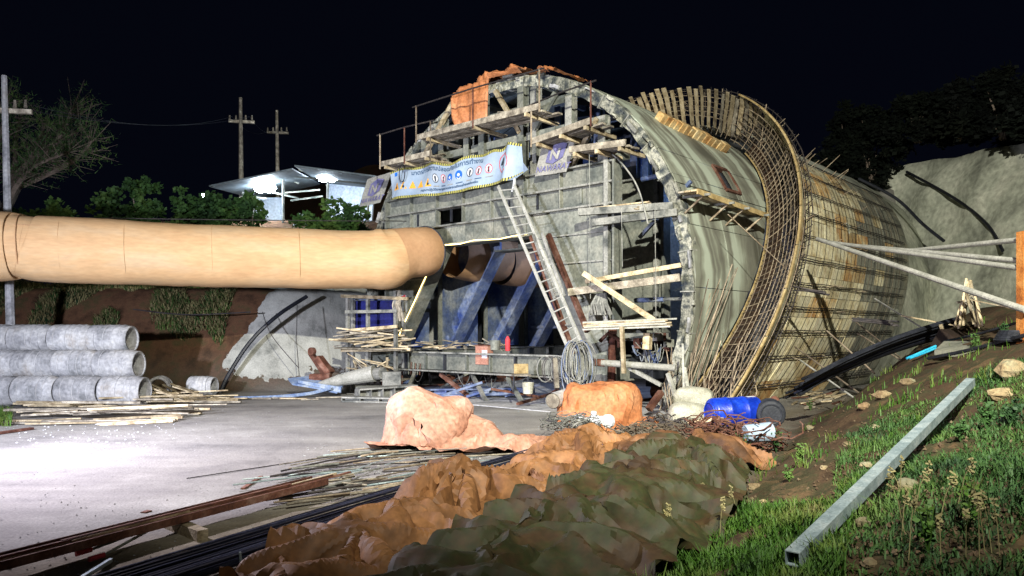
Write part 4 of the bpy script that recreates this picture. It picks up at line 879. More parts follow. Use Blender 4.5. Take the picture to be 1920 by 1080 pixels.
# ---------- loose rods and pipes spread before the pale tarpaulin
for k in range(96):
    px=R_(560,900); py=900-(px-560)*.12+R_(-45,42); py=max(835,py)
    c=P2(px,py,.02+R_(0,.07)); a=R_(.35,.95)+R_(-.6,.6)*random.choice((0,0,1)); L=R_(.3,1.9); d=V((math.cos(a),math.sin(a),R_(-.03,.03)))
    tag(MB().tube([c-d*L/2,c+V((R_(-.02,.02),0,R_(0,.02))),c+d*L/2],R_(.007,.018),5).build('loose_rod',random.choice(['rebar','steelw','galv','woodg','rebard']),None),('long' if L>1.2 else ('short' if L<.6 else 'middling'))+' thin rod in the '+('left' if px<680 else ('middle' if px<800 else 'right'))+' of the loose spread '+('nearer the dark bars' if py>868 else 'nearer the pale tarpaulin'),'rod','loose rods spread before the pale tarpaulin')
for (x0,y0,x1,y1) in ((535,862,730,845),(760,860,880,845),(30,872,560,842)):
    pass
board(P2(685,854,.03),P2(735,849,.03),.10,.05,'white','white_board','short white board end showing under the pale tarpaulin at left','board',None)
board(P2(350,897,.01),P2(660,850,.01),.012,.01,'rebard','thin_bar','single thin bar lying alone across the bright road','bar',None)
scatter('rubble','pale rubble and offcuts among the loose rods','rubble',lambda: P2(R_(560,960),R_(835,930)),260,'conc',.012,.045,.5)
# ---------- tarpaulins: slack sheets settled over what they cover by a small cloth solver
def settle(P,hf,slack,iters,res,amp,ph,bend=.86):
    # P: (n,m,3) start positions on the heap; the sheet is longer than its footprint, so it buckles into folds
    n,m,_=P.shape; x0,y0=P[...,0].min()-.5,P[...,1].min()-.5; x1,y1=P[...,0].max()+.5,P[...,1].max()+.5
    gx=np.arange(x0,x1,.04); gy=np.arange(y0,y1,.04); H=np.array([[hf(a,b) for a in gx] for b in gy])+ground(*np.meshgrid(gx,gy))+.012
    def hz(p):
        fx=np.clip((p[...,0]-x0)/.04,0,len(gx)-1.01); fy=np.clip((p[...,1]-y0)/.04,0,len(gy)-1.01); ix=fx.astype(int); iy=fy.astype(int); a=fx-ix; b=fy-iy
        return (H[iy,ix]*(1-a)+H[iy,ix+1]*a)*(1-b)+(H[iy+1,ix]*(1-a)+H[iy+1,ix+1]*a)*b
    nz=np.array([[noise.noise(V((p[0]*1.6,p[1]*1.6,ph)))+.35*noise.noise(V((p[0]*4,p[1]*4,ph+4))) for p in r] for r in P])
    P=P.copy(); P[...,2]=hz(P)+.05+amp*np.abs(nz)*2; Q=P.copy()
    base=P.copy(); base[...,2]=hz(P)
    cons=[]
    rg=np.random.RandomState(int(ph)+3); pin=rg.rand(n,m)<.004
    for sl in ((0,slice(None)),(-1,slice(None)),(slice(None),0),(slice(None),-1)): pin[sl]|=rg.rand(*pin[sl].shape)<.45
    PP=P.copy(); PP[...,2]=hz(PP)
    def fam(di,dj,lo,hi):
        a=base[max(0,-di):n-max(di,0),max(0,-dj):m-max(dj,0)]; b=base[max(0,di):n+min(di,0) or None,max(0,dj):m+min(dj,0) or None]
        L=np.linalg.norm(b-a,axis=-1)*slack; st=(abs(di)+abs(dj))
        cons.append((di,dj,L*lo,L*hi))
    fam(1,0,.97,1.0); fam(0,1,.97,1.0); fam(1,1,.90,1.04); fam(1,-1,.90,1.04); fam(2,0,.90,1); fam(0,2,.90,1); fam(2,2,.86,1.03); fam(2,-2,.86,1.03); fam(4,0,bend-.1,1); fam(0,4,bend-.1,1); fam(8,0,.35,1); fam(0,8,.35,1)
    for it in range(iters):
        vel=(P-Q)*.93; g=hz(P); con=P[...,2]<g+.01; vel[con,:2]*=.25; Q=P.copy(); P=P+vel; P[...,2]-=.0011
        for rep in range(2):
            for di,dj,lo,hi in cons:
                sa=(slice(max(0,-di),n-max(di,0)),slice(max(0,-dj),m-max(dj,0))); sb=(slice(max(0,di),n+min(di,0)),slice(max(0,dj),m+min(dj,0)))
                for par in (0,1):
                    d=P[sb]-P[sa]; l=np.linalg.norm(d,axis=-1)+1e-9; tgt=np.clip(l,lo,hi)
                    k=(di and 'i') ; idx=np.indices(l.shape)[0 if di else 1]; st=abs(di) or abs(dj); mk=((idx//st)%2==par)
                    c=d*((l-tgt)/l*.5*mk)[...,None]; A_=np.zeros_like(P); A_[sa]+=c; A_[sb]-=c; P=P+A_
            P[...,2]=np.maximum(P[...,2],hz(P)); P[pin]=PP[pin]
    return P
def facets(n,m,sp,sq,amp,seed):      # piecewise flat facets between random crease points, as stiff crumpled cloth has
    from mathutils.geometry import delaunay_2d_cdt
    rg=random.Random(seed); Lu,Lv=n*.035,m*.035; pts=[]; a=.7
    c_,s_=math.cos(a),math.sin(a)
    for _ in range(int(Lu*Lv/(sp*sq)*1.5)+20): pts.append((rg.uniform(-.3,Lu+.3),rg.uniform(-.3,Lv+.3)))
    pts+=[(-.6,-.6),(Lu+.6,-.6),(Lu+.6,Lv+.6),(-.6,Lv+.6)]
    hh=[rg.choice((-1,1,1,-.4,.3))*rg.uniform(.4,1)*amp for _ in pts]
    k=sq/sp; rot=[V(((x*c_+y*s_)*k,(-x*s_+y*c_))) for x,y in pts]       # facets stretched along one direction
    r=delaunay_2d_cdt(rot,[],[],0,1e-6); vv=r[0]; tt=r[2]; ov=r[3]; H=np.zeros((n,m))
    ii,jj=np.meshgrid(np.arange(n)*.035,np.arange(m)*.035,indexing='ij'); X=(ii*c_+jj*s_)*k; Y=(-ii*s_+jj*c_)
    for t in tt:
        if len(t)!=3: continue
        (x1,y1),(x2,y2),(x3,y3)=[vv[q] for q in t]; d=(y2-y3)*(x1-x3)+(x3-x2)*(y1-y3)
        if abs(d)<1e-9: continue
        l1=((y2-y3)*(X-x3)+(x3-x2)*(Y-y3))/d; l2=((y3-y1)*(X-x3)+(x1-x3)*(Y-y3))/d; l3=1-l1-l2; mk=(l1>=-1e-6)&(l2>=-1e-6)&(l3>=-1e-6)
        z=[hh[ov[q][0]] if ov[q] else 0 for q in t]; H[mk]=(l1*z[0]+l2*z[1]+l3*z[2])[mk]
    return H
def sheet(name,label,P,mat,cr=1.0):
    n,m,_=P.shape; f=[]
    for i in range(n-1):
        for j in range(m-1): f.append((i*m+j,(i+1)*m+j,(i+1)*m+j+1,i*m+j+1))
    # sharp stiff-cloth creases pressed into the settled sheet, along its own normal
    S=P.copy(); du=np.gradient(P,axis=0); dv=np.gradient(P,axis=1); N_=np.cross(du,dv); N_/=np.linalg.norm(N_,axis=-1,keepdims=True)+1e-9
    if N_[...,2].mean()<0: N_=-N_
    S=P.copy()
    S[1:-1,1:-1]=.4*P[1:-1,1:-1]+.15*(P[2:,1:-1]+P[:-2,1:-1]+P[1:-1,2:]+P[1:-1,:-2])
    h=facets(n,m,1.0,.30,.17,n)+facets(n,m,.42,.13,.055,n+5)+facets(n,m,.14,.06,.012,n+9)
    N_[...,2]+=.5; N_/=np.linalg.norm(N_,axis=-1,keepdims=True); S+=N_*(h*cr)[...,None]
    o=tag(MB().add(S.reshape(-1,3).tolist(),f).build(name,mat,None,smooth=True),label,'tarpaulin'); o.data.set_sharp_from_angle(angle=math.radians(16)); return o
def seg(x,y,pts):      # distance to a ridge polyline with per-point (height, left width, right width)
    best=None
    for i in range(len(pts)-1):
        (ax_,ay,ha,la,ra),(bx,by,hb,lb,rb)=pts[i],pts[i+1]; dx=bx-ax_; dy=by-ay; L2=dx*dx+dy*dy
        t=max(0,min(1,((x-ax_)*dx+(y-ay)*dy)/L2)); qx=ax_+dx*t; qy=ay+dy*t; dd_=math.hypot(x-qx,y-qy); side=(dx*(y-ay)-dy*(x-ax_))
        if best is None or dd_<best[0]: best=(dd_,side,ha+(hb-ha)*t,la+(lb-la)*t,ra+(rb-ra)*t)
    d_,side,h,l,r_=best; w_=l if side>0 else r_; f=d_/w_
    return (h*(1-f)**.8 if f<1 else 0)
def strip(pts,res,ph):     # start grid following the ridge line
    C=spline([V((p[0],p[1],0)) for p in pts],10); W=spline([V((p[3],p[4],0)) for p in pts],10)
    L=[0]
    for a,b in zip(C,C[1:]): L.append(L[-1]+(b-a).length)
    n=int(L[-1]/res); wm=max(p[3]+p[4] for p in pts); m=int(wm/res); P=np.zeros((n,m,3))
    for i in range(n):
        q=L[-1]*i/(n-1); k=min(max(np.searchsorted(L,q)-1,0),len(C)-2); f=(q-L[k])/(L[k+1]-L[k]+1e-9); c=C[k].lerp(C[k+1],f); w_=W[k].lerp(W[k+1],f); d=(C[min(k+3,len(C)-1)]-C[max(k-3,0)]).lerp(C[min(k+4,len(C)-1)]-C[max(k-2,0)],f); d.normalize(); nn=V((-d.y,d.x,0))
        for j in range(m):
            g=j/(m-1); e=(w_.x)*(1-g)*1.05-(w_.y)*g*1.05; e*=1+.14*noise.noise(V((q*2.1,ph,g>.5)))
            p=c+nn*e; P[i,j]=(p.x,p.y,0)
    return P
def pleats(x,y,peaks,ph,sharp=1.0):
    # cloth hung over high points: cones with sharp folds running down from every apex
    best=0; wx=x+.10*noise.noise(V((x*2.2,y*2.2,ph))); wy=y+.10*noise.noise(V((x*2.2,y*2.2,ph+7)))
    for i,(px,py,h,R,nf,st) in enumerate(peaks):
        dx,dy=wx-px,wy-py; r=math.hypot(dx,dy)/R
        if r>=1: continue
        a=math.atan2(dy,dx)+i*1.3+.25*noise.noise(V((x*1.5,y*1.5,ph+i)))
        q=a*nf/(2*math.pi)+.7*noise.noise(V((math.cos(a)*1.3,math.sin(a)*1.3,ph+i*3))); q2=q*2+.37
        tri=1-4*abs(q-math.floor(q)-.5); tri2=1-4*abs(q2-math.floor(q2)-.5)
        b=h*min(1,st*(1-r))**1.15; b+=h*(.32*tri+.14*tri2)*sharp*min(1,r*2.2)*min(1,(1-r)*3.2)
        best=max(best,b)
    return best
def hang(P,peaks,ph,lift=.012,sharp=1.0):
    P=P.copy(); n,m,_=P.shape
    for i in range(n):
        for j in range(m):
            x,y,_z=P[i,j]; h=pleats(x,y,peaks,ph,sharp); P[i,j,2]=gz(x,y)+lift+max(0,h)
            k=.05*min(1,h*5); P[i,j,0]+=k*noise.noise(V((x*3,y*3,ph+11)))*2; P[i,j,1]+=k*noise.noise(V((x*3,y*3,ph+13)))*2
    return P
T3=[(-1.75,4.4,0,.45,.7),(-1.30,5.6,0,.5,.75),(-.92,6.5,0,.55,.8),(-.50,7.30,0,.6,.8),(-.1,7.9,0,.6,.8),(.45,8.7,0,.7,.85),(.95,9.8,0,.75,.9),(1.5,10.3,0,.6,.9)]
sheet('brown_tarpaulin','long crumpled brown-orange tarpaulin heap running from the photo bottom to mid yard',hang(strip(T3,.030,1),[(-.50,7.25,.66,.85,9,1.0),(-.95,6.55,.36,.95,7,1.1),(-1.30,5.75,.34,1.0,8,1.1),(-1.55,4.95,.26,.9,7,1.1),(-.05,7.9,.30,.8,8,1.1),(.30,8.4,.42,.8,7,1.1),(.75,9.0,.38,.8,8,1.1),(.95,9.75,.60,.9,9,1.1),(1.45,9.9,.46,.85,8,1.1),(-.15,6.9,.22,.8,7,1.1),(.55,9.6,.44,.6,7,1.1)],3),'tarpb',.42)
T3b=[(.9,9.0,0,.5,.5),(1.5,9.5,0,.6,.7),(2.35,10.1,0,.6,.75),(3.3,10.7,0,.45,.6)]
sheet('brown_tarpaulin','darker brown tarpaulin heap under the blue drum, right end of the crumpled heaps',hang(strip(T3b,.032,7),[(1.55,9.45,.40,.85,8,1.1),(2.05,9.85,.50,.85,8,1.1),(2.6,10.2,.46,.85,7,1.1),(3.1,10.5,.34,.7,8,1.1)],12),'tarpb2',.4)
T4=[(-.95,3.6,0,.35,.9),(-.2,5.1,0,.45,1.05),(.22,6.05,0,.5,1.15),(.75,6.9,0,.5,1.15),(1.25,7.7,0,.5,1.05),(1.9,8.6,0,.5,.8),(2.5,9.2,0,.4,.5)]
sheet('green_tarpaulin','large dark green-brown tarpaulin sheet nearest the camera, sloping into the grass',hang(strip(T4,.032,17),[(-.35,4.7,.38,1.3,7,1.2),(.05,5.6,.40,1.3,6,1.2),(.45,6.4,.42,1.3,7,1.2),(.95,7.2,.46,1.35,7,1.2),(1.45,7.95,.48,1.2,7,1.2),(2.0,8.7,.56,1.0,8,1.2),(.75,5.6,.22,.9,6,1.2)],22,.012,.95),'tarpg',.42)
def flat(x0,x1,y0,y1,res,rot=0.0,ph=0):
    n=int((x1-x0)/res); m=int((y1-y0)/res); cx,cy=(x0+x1)/2,(y0+y1)/2; P=np.zeros((n,m,3)); c,s=math.cos(rot),math.sin(rot)
    for i in range(n):
        for j in range(m):
            a=(x1-x0)*(i/(n-1)-.5); b=(y1-y0)*(j/(m-1)-.5); a*=1+.08*noise.noise(V((b*1.5,ph,0))); b*=1+.14*noise.noise(V((a*1.5,ph+5,0)))
            P[i,j]=(cx+a*c-b*s,cy+a*s+b*c,0)
    return P
def T1(x,y):
    u=(x+1.30)/.62; v_=(y-11.75)/.42; q=(abs(u)**2.4+abs(v_)**2.4)**(1/2.4); h=.76*(1-float(ss(.70,1.25,q)))*(1-.16*u-.05*math.sin(u*5))
    return max(h,seg(x,y,[(-.9,11.7,.50,.4,.4),(-.45,11.6,.36,.35,.35),(.1,11.3,.18,.3,.3),(.45,11.1,.10,.3,.3)]))
sheet('pale_tarpaulin','pale pink-orange tarpaulin hunched over equipment on the bright road, tail trailing right',settle(flat(-2.15,.80,11.05,12.45,.034,-.14,3),T1,1.10,80,.034,.04,31),'tarpl',.95)
def T2(x,y):
    u=(x-1.75)/.70; v_=(y-14.7)/.5; q=(abs(u)**4+abs(v_)**4)**.25; return .74*(1-float(ss(.80,1.12,q)))
sheet('orange_tarpaulin','boxy orange tarpaulin covering a crate at the foot of the gantry',settle(flat(.95,2.85,13.75,15.4,.036,-.12,8),T2,1.08,80,.036,.04,43),'tarpo',.85)
# things next to it
tb=empty('cardboard_tube',at(1052,748,14.9),'wide pale rolled tube lying left of the boxy orange tarpaulin','tube')
MB().tube([at(1036,752,14.6),at(1078,738,15.4)],.16,18,cap=False).build('tube_wall','conc',tb); MB().tube([at(1036,752,14.6),at(1078,738,15.4)],.145,18).build('tube_core','woodg',tb)
fi=empty('cast_fitting',at(1110,795,12.9),'white cast fitting with bolted flanges in front of the boxy orange tarpaulin','fitting')
MB().tube([at(1080,792,12.7),at(1140,786,13.0)],.07,10).build('pipe_body','wpr',fi)
for px in (1082,1112,1138): MB().tube([at(px,790,12.8),at(px+5,789.5,12.85)],.12,12).build('flange','wpr',fi)
MB().tube([at(1112,788,12.85),at(1114,772,12.9)],.05,8).build('outlet','wpr',fi)
def tangle(name,label,gen,n,r,mats,spread,loop=True):
    g=MB()
    for k in range(n):
        c=gen(); R0=R_(.1,.4)*spread; tilt=V((R_(-.5,.5),R_(-.5,.5),1)).normalized(); x=tilt.orthogonal().normalized(); y=tilt.cross(x); a0=R_(0,6); aa=R_(1.5,5)
        g.tube([c+(x*math.cos(a)+y*math.sin(a)*.7)*R0*(1+.2*math.sin(3*a+k))+V((0,0,R_(-.01,.03))) for a in np.linspace(a0,a0+aa,8)],r*R_(.6,1.3),4)
    return g.build(name,mats,None,kind='stuff',label=label,cat='wire')
tangle('wire_tangle','pale tangle of twisted wire on the yard between the two light tarpaulins',lambda: at(R_(1035,1105),R_(786,802),12.6+R_(-.4,.4)),90,.008,'steelw',.9)
tangle('wire_tangle','rusty brown tangle of tie wire heaped behind the crumpled tarpaulins',lambda: V((R_(1.7,3.2),R_(11.2,12.4),R_(.04,.34))),240,.009,'rebar',1.0)
tangle('wire_tangle','dark rusty heap of bent bars below the blue drum',lambda: V((R_(2.7,4.0),R_(10.8,11.8),R_(.1,.46))),190,.011,'rust',.9)
tangle('wire_tangle','dusty bent wire lying along the rib foot beyond the orange tarpaulin',lambda: V((R_(2.6,3.8),R_(12.8,14.6),R_(.03,.2))),110,.010,'rebard',1.0)
# big white sacks and the drums
def sack(c,sx,sy,sz,rz,label,mat='sack'):
    g=MB(); nu,nv=24,14; vs=[]; m=Matrix.Rotation(rz,3,'Z'); ph=R_(0,30)
    for i in range(nv+1):
        p=-math.pi/2+math.pi*i/nv
        for k in range(nu):
            a=2*math.pi*k/nu; e=lambda q,n_:math.copysign(abs(q)**n_,q)
            x=e(math.cos(p),.5)*e(math.cos(a),.6)*sx; y=e(math.cos(p),.5)*e(math.sin(a),.6)*sy; z=e(math.sin(p),.7)*sz
            q=1+.14*noise.noise(V((x*4,y*4,z*4+ph)))+.06*noise.noise(V((x*12,y*12,z*12+ph))); vs.append(c+m@V((x*q,y*q,z*q))+V((0,0,sz)))
    g.add(vs,[(i*nu+k,i*nu+(k+1)%nu,(i+1)*nu+(k+1)%nu,(i+1)*nu+k) for i in range(nv) for k in range(nu)])
    return tag(g.build('filled_sack',mat,None,smooth=True),label,'sack')
sack(V((3.35,14.3,0)),.36,.3,.24,.2,'bulging off-white sack at the foot of the right rib, left of the blue drum')
sack(V((3.75,15.4,.10)),.42,.25,.30,-.3,'second off-white sack standing behind, between rib foot and cage')
def drum(c,ax_,L,r,mat,label,bands=True):
    e=empty('drum',(c.x,c.y,c.z-r),label,'drum'); ax_=V(ax_).normalized()
    pr=[(-.5,.0),(-.5,.72),(-.47,.93),(-.43,1),(-.2,1),(-.185,1.04),(-.165,1.04),(-.15,1),(.15,1),(.165,1.04),(.185,1.04),(.2,1),(.43,1),(.47,.93),(.5,.72),(.5,.0)]
    g=MB(); sd=ax_.cross(V((0,0,1))).normalized(); up=sd.cross(ax_); n=28; vs=[]
    for x,q in pr:
        for k in range(n): a=2*math.pi*k/n; vs.append(c+ax_*x*L+(sd*math.cos(a)+up*math.sin(a))*max(q,.001)*r)
    g.add(vs,[(i*n+k,i*n+(k+1)%n,(i+1)*n+(k+1)%n,(i+1)*n+k) for i in range(len(pr)-1) for k in range(n)]); g.build('drum_body',mat,e,smooth=True)
    for s_ in (-.5,.5): 
        q=c+ax_*s_*L*1.0; MB().tube([q+(sd*math.cos(a)+up*math.sin(a))*r*.70 for a in np.linspace(0,2*math.pi,24,endpoint=False)],.015,5,closed=True).build('rim','bluep' if mat=='bluep' else 'dark',e)
    return e,sd,up
c=at(1376,776,13.2); c.z=.42
e,sd,up=drum(c,(1,.25,.02),.95,.265,'bluep','blue plastic drum lying on its side at the foot of the rebar cage')
MB().slab(lambda u,v_,w_: c+V((1,.25,.02)).normalized()*v_+(sd*math.cos(u)+up*math.sin(u))*(.267+w_),1.5,2.2,6,-.12,-.02,1,0,.002).build('drum_label','wpr',e)
MB().slab(lambda u,v_,w_: c+V((1,.25,.02)).normalized()*v_+(sd*math.cos(u)+up*math.sin(u))*(.267+w_),1.35,1.7,6,.24,.40,1,0,.002).build('drum_label','wpr',e)
c=at(1422,812,11.0)
p_=empty('paint_pail',c-V((0,0,.15)),'pale blue paint pail with orange and pink print lying below the blue drum','pail')
ax_=V((1,.15,.05)).normalized(); g=MB().tube([c-ax_*.21,c-ax_*.19,c+ax_*.19,c+ax_*.21],[.12,.135,.15,.13],18); g.build('pail_body','bann',p_,smooth=False)
sd=ax_.cross(V((0,0,1))).normalized(); up=sd.cross(ax_)
for (u0,u1,v0,v1,m_) in ((2.3,3.1,-.08,.0,'orp'),(2.6,3.4,.02,.09,'redp')):
    MB().slab(lambda u,v_,w_: c+ax_*v_+(sd*math.cos(u)+up*math.sin(u))*(.147+w_),u0,u1,5,v0,v1,1,0,.003).build('print_patch',m_,p_)
dk=at(1446,782,12.9); e,_,_=drum(V((dk.x+.05,dk.y+.2,.42)),(.25,1,0),.5,.24,'dark','dark open drum lying right of the blue drum, its mouth towards the camera')
for k,(px,py) in enumerate(((1412,748),(1452,750))):
    q=at(px,py,13.6); e=empty('post_cap',q-V((0,0,.1)),'small mushroom-shaped cap standing behind the blue drum, '+('left one' if k==0 else 'right one'),'cap','mushroom caps behind the drum'); MB().tube([q-V((0,0,.25)),q],.025,6).build('stem','rust',e); MB().tube([q,q+V((0,0,.03)),q+V((0,0,.07))],[.09,.08,.03],10).build('cap','rust',e)
board(at(1290,790,12.8),at(1355,786,12.4),.08,.06,'wood','timber_rail','short pale timber rail lying before the blue drum','timber',None)
M['stoned']=pm('brown_soil_clods',[(.05,.032,.018),(.10,.065,.038),(.16,.12,.07)],4,.95,0,.6,.1)
M['orust']=pm('orange_rusted_post',[(.26,.075,.015),(.42,.15,.03),(.50,.22,.06)],5,.8,0,.3,0)
# ================================================================ the grassy bank
def onbank(px,py):                        # first hit of the sight line with the terrain
    lo=3.0; Y=3.0
    while Y<24:
        p=at(px,py,Y)
        if p.z<=gz(p.x,p.y): break
        Y+=.03
    p=at(px,py,Y); p.z=gz(p.x,p.y); return p
# square galvanised tube
a=onbank(1497,1042); b=onbank(1812,722); a=onbank(1486,1060); b=onbank(1820,724)
clr=min((a.lerp(b,f/20).z-gz(*a.lerp(b,f/20).xy)) for f in range(21)); lift=V((0,0,.075-min(clr,0)*.9)); sc_=lambda p,px,py:at(px,py,p.y)+V((0,0,0)); a=a+lift; b=b+lift
k1=min(1,(1.86-a.z)/((1048-620)/1400*a.y)); a=at(1486,1048,a.y*k1); k2=(1.86-b.z)/((716-620)/1400*b.y); b=at(1820,716,b.y*k2)
e=empty('box_tube',a,'long square galvanised steel tube lying up the bank, open end towards the camera','steel tube')
d=(b-a).normalized(); x=d.cross(V((0,0,1))).normalized(); z=x.cross(d); w_=.046
g=MB(); vs=[]; fs=[]
for p in (a,b):
    for q in (w_,w_*.86):
        for (i,j) in ((-1,-1),(1,-1),(1,1),(-1,1)): vs.append(p+x*i*q+z*j*q)
for k in range(4):
    k2=(k+1)%4; fs+=[(k,k2,8+k2,8+k),(4+k2,4+k,12+k,12+k2),(k2,k,4+k,4+k2),(8+k,8+k2,12+k2,12+k)]
g.add(vs,fs).build('tube_wall','galv',e)
# rocks
def rock(c,s,label,mat='stone',grpn='rocks on the bank'):
    g=MB(); vs=[]; n,m_=9,6; ph=R_(0,90); ex=V((R_(.8,1.3),R_(.7,1.1),R_(.5,.8)))
    for i in range(m_+1):
        t=math.pi*i/m_
        for k in range(n):
            a=2*math.pi*k/n; v_=V((math.sin(t)*math.cos(a),math.sin(t)*math.sin(a),math.cos(t))); q=s*(1+.45*noise.noise(v_*1.4+V((ph,0,0)))); vs.append(c+V((v_.x*ex.x,v_.y*ex.y,v_.z*ex.z))*q)
    fs=[(i*n+k,(i+1)*n+k,(i+1)*n+(k+1)%n,i*n+(k+1)%n) for i in range(m_) for k in range(n)]
    return tag(g.add(vs,fs).build('rock',mat,None),label,'rock',grpn)
rk=[(1415,915,.075,'tan rock at the top of the grass left of the tube'),(1432,942,.05,'smaller tan rock just below the rock at the grass edge'),(1625,875,.07,'pale green-grey rock beside the middle of the tube'),(1590,835,.06,'flat greenish rock on the bare slope'),(1632,840,.05,'orange-tan rock on the bare slope above the pale rock'),(1700,915,.10,'wide flat rock under the tube on its right'),(1620,985,.06,'pale upright rock just right of the lower tube'),(1655,745,.16,'big orange clod on the crest below the black pipes'),(1620,765,.12,'brown clod on the crest left of the big clod'),(1700,720,.13,'flat tan clod at the foot of the black pipes'),(1520,805,.10,'orange clod near the left end of the crest'),(1640,805,.09,'long reddish clod across the upper slope'),(1880,745,.16,'dark tilted slab at the right edge of the bank'),(1900,700,.22,'brown slab of earth at the right edge, highest on the bank'),(1560,1010,.05,'rock half hidden in grass left of the tube end'),(1630,1068,.06,'pale rock at the photo bottom right of the tube end'),(1475,1074,.04,'small pale stone at the bottom edge below the tube end'),(1405,965,.05,'brown rock in the grass below the two tan rocks'),(1545,880,.05,'small rock in the middle of the bare slope')]
for px,py,s,l in rk: 
    p=onbank(px,py); rock(p+V((0,0,s*.15)),s*.8,l)
scatter('soil_crumbs','crumbs of soil and small stones covering the bare bank','gravel',lambda: onbank(R_(1400,1900),R_(730,1060)),900,'stoned',.008,.035,.7)
# grass
def grassfield(name,label,n,gen,hmin,hmax,mat='grass',wd=.006,lean=.5):
    vs=[]; fs=[]
    for _ in range(n):
        r_=gen()
        if r_ is None: continue
        p,s=r_; h=R_(hmin,hmax)*s; a=R_(0,6.28); d=V((math.cos(a),math.sin(a),0)); sd=V((-d.y,d.x,0))*wd*R_(.6,1.3); l=h*R_(.1,lean)*1.3; i=len(vs)
        vs+= [p-sd,p+sd,p+d*l*.4+V((0,0,h*.6))-sd*.8,p+d*l*.4+V((0,0,h*.6))+sd*.8,p+d*l*1.2+V((0,0,h*R_(.75,1)))]
        fs+=[(i,i+1,i+3,i+2),(i+2,i+3,i+4)]
    return MB().add(vs,fs).build(name,mat,None,kind='stuff',label=label,cat='grass')
def ggen(x0,x1,y0,y1,thr,sc=1.0,dmin=0.0,dmax=9):
    def f():
        x=R_(x0,x1); y=y0+(y1-y0)*random.random()**1.3
        dd_=(x-.94)*.894-(y-5.7)*.448
        if dd_<dmin+noise.noise(V((x*2,y*2,5)))*.15 or dd_>dmax: return None
        m=noise.noise(V((x*1.6,y*1.6,2)))+.5*noise.noise(V((x*5,y*5,8)))
        if m<thr: return None
        return V((x,y,gz(x,y)-.01)),sc*(.6+.8*max(0,m+.3))
    return f
grassfield('grass','green grass covering the near bank beside the tarpaulin',70000,ggen(.7,4.6,3.0,7.2,-.20,1,.02,1.5),.05,.17)
grassfield('grass','weeds at the right edge of the bank beyond the tube, darkened for the light falling off',70000,ggen(1.5,7.0,2.7,9.5,-.42,1,1.25),.03,.13,'foil',.006,.9)  # dark green blades stand in for the light falling off here
grassfield('grass','patchy grass on the crest of the bank',16000,ggen(3.0,9.5,8,15,.34,1.0,.1),.05,.17,'grass',.007)
grassfield('grass','thin grass creeping over the edge of the tarpaulin',6000,ggen(.3,3.2,4.0,9.5,.0,1.0,-.5,.4),.06,.2)
# weeds with broad leaves
def weed(c,h,n,label,mat='foil',ls=.045):
    e=empty('weed',c,label,'weed',None); lf=MB(); st=MB()
    for k in range(n):
        a=R_(0,6.28); top=c+V((math.cos(a)*R_(.05,.35)*h,math.sin(a)*R_(.05,.35)*h,h*R_(.5,1))); mid=c.lerp(top,.5)+V((0,0,h*.06)); st.tube([c,mid,top],[.005,.004,.002],4,cap=False)
        for q in range(7):
            f=R_(.25,1); b=c.lerp(mid,f*2) if f<.5 else mid.lerp(top,f*2-1); d=V((R_(-1,1),R_(-1,1),R_(-.1,.8))).normalized(); s=ls*R_(.6,1.3); x=d.orthogonal().normalized()*s*.35; lf.add([b,b+d*s*.5+x,b+d*s,b+d*s*.5-x],[(0,1,2,3)])
    st.build('stem',mat,e); lf.build('foliage',mat,e)
for px,py,h,n,l in ((1395,870,.42,14,'leafy weed at the dark hollow beside the tarpaulin end'),(1455,850,.34,14,'leafy weed just right of the paint pail'),(1500,870,.26,10,'low weed on the slope right of the leafy weeds'),(1520,770,.30,8,'weed in front of the board wall foot'),(1850,810,.34,22,'dense dark weed clump right of the tube'),(1895,800,.30,16,'weed clump at the right photo edge level with the tube middle'),(1800,830,.22,12,'low dark weed between tube and right edge'),(1480,905,.18,8,'small weed in the grass below the slope'),(1830,655,.25,14,'weed on the crest below the tripod sticks'),(1885,640,.30,14,'weed on the crest near the orange post'),(1810,1000,.35,10,'seeding weed with pale heads at the lower right'),(1740,1040,.30,10,'seeding weed at the bottom, left of the taller one')):
    weed(onbank(px,py),h,n,l,'foil' if 'seed' not in l else 'grass')
def stalks(n,gen,h0,h1,label):
    for k in range(n):
        p=gen(); h=R_(h0,h1); d=V((R_(-.35,.35),R_(-.2,.2),0)); g=MB().tube([p,p+d*h*.4+V((0,0,h*.6)),p+d*h+V((0,0,h))],[.003,.0025,.0015],4)
        for q in range(14):
            b=p+d*h*R_(.7,1)+V((0,0,h*R_(.7,1.05))); x=V((R_(-1,1),R_(-1,1),R_(-1,1))).normalized()*.02; y=x.orthogonal().normalized()*.007; g.add([b-x-y,b+x-y,b+x+y,b-x+y],[(0,1,2,3)])
        tag(g.build('grass_stalk','grassh',None),label,'grass stalk','seeding grass stalks')
M['grassh']=pm('straw_seed_head',[(.16,.14,.06),(.30,.26,.12)],3,.7,0,0,.1)
stalks(16,lambda: onbank(R_(1080,1400),1000+R_(-40,60)),.18,.34,'thin straw-coloured seeding grass stalk rising before the green-brown tarpaulin')
stalks(14,lambda: onbank(R_(1680,1900),R_(930,1060)),.2,.4,'thin straw-coloured seeding grass stalk in the lower right corner')
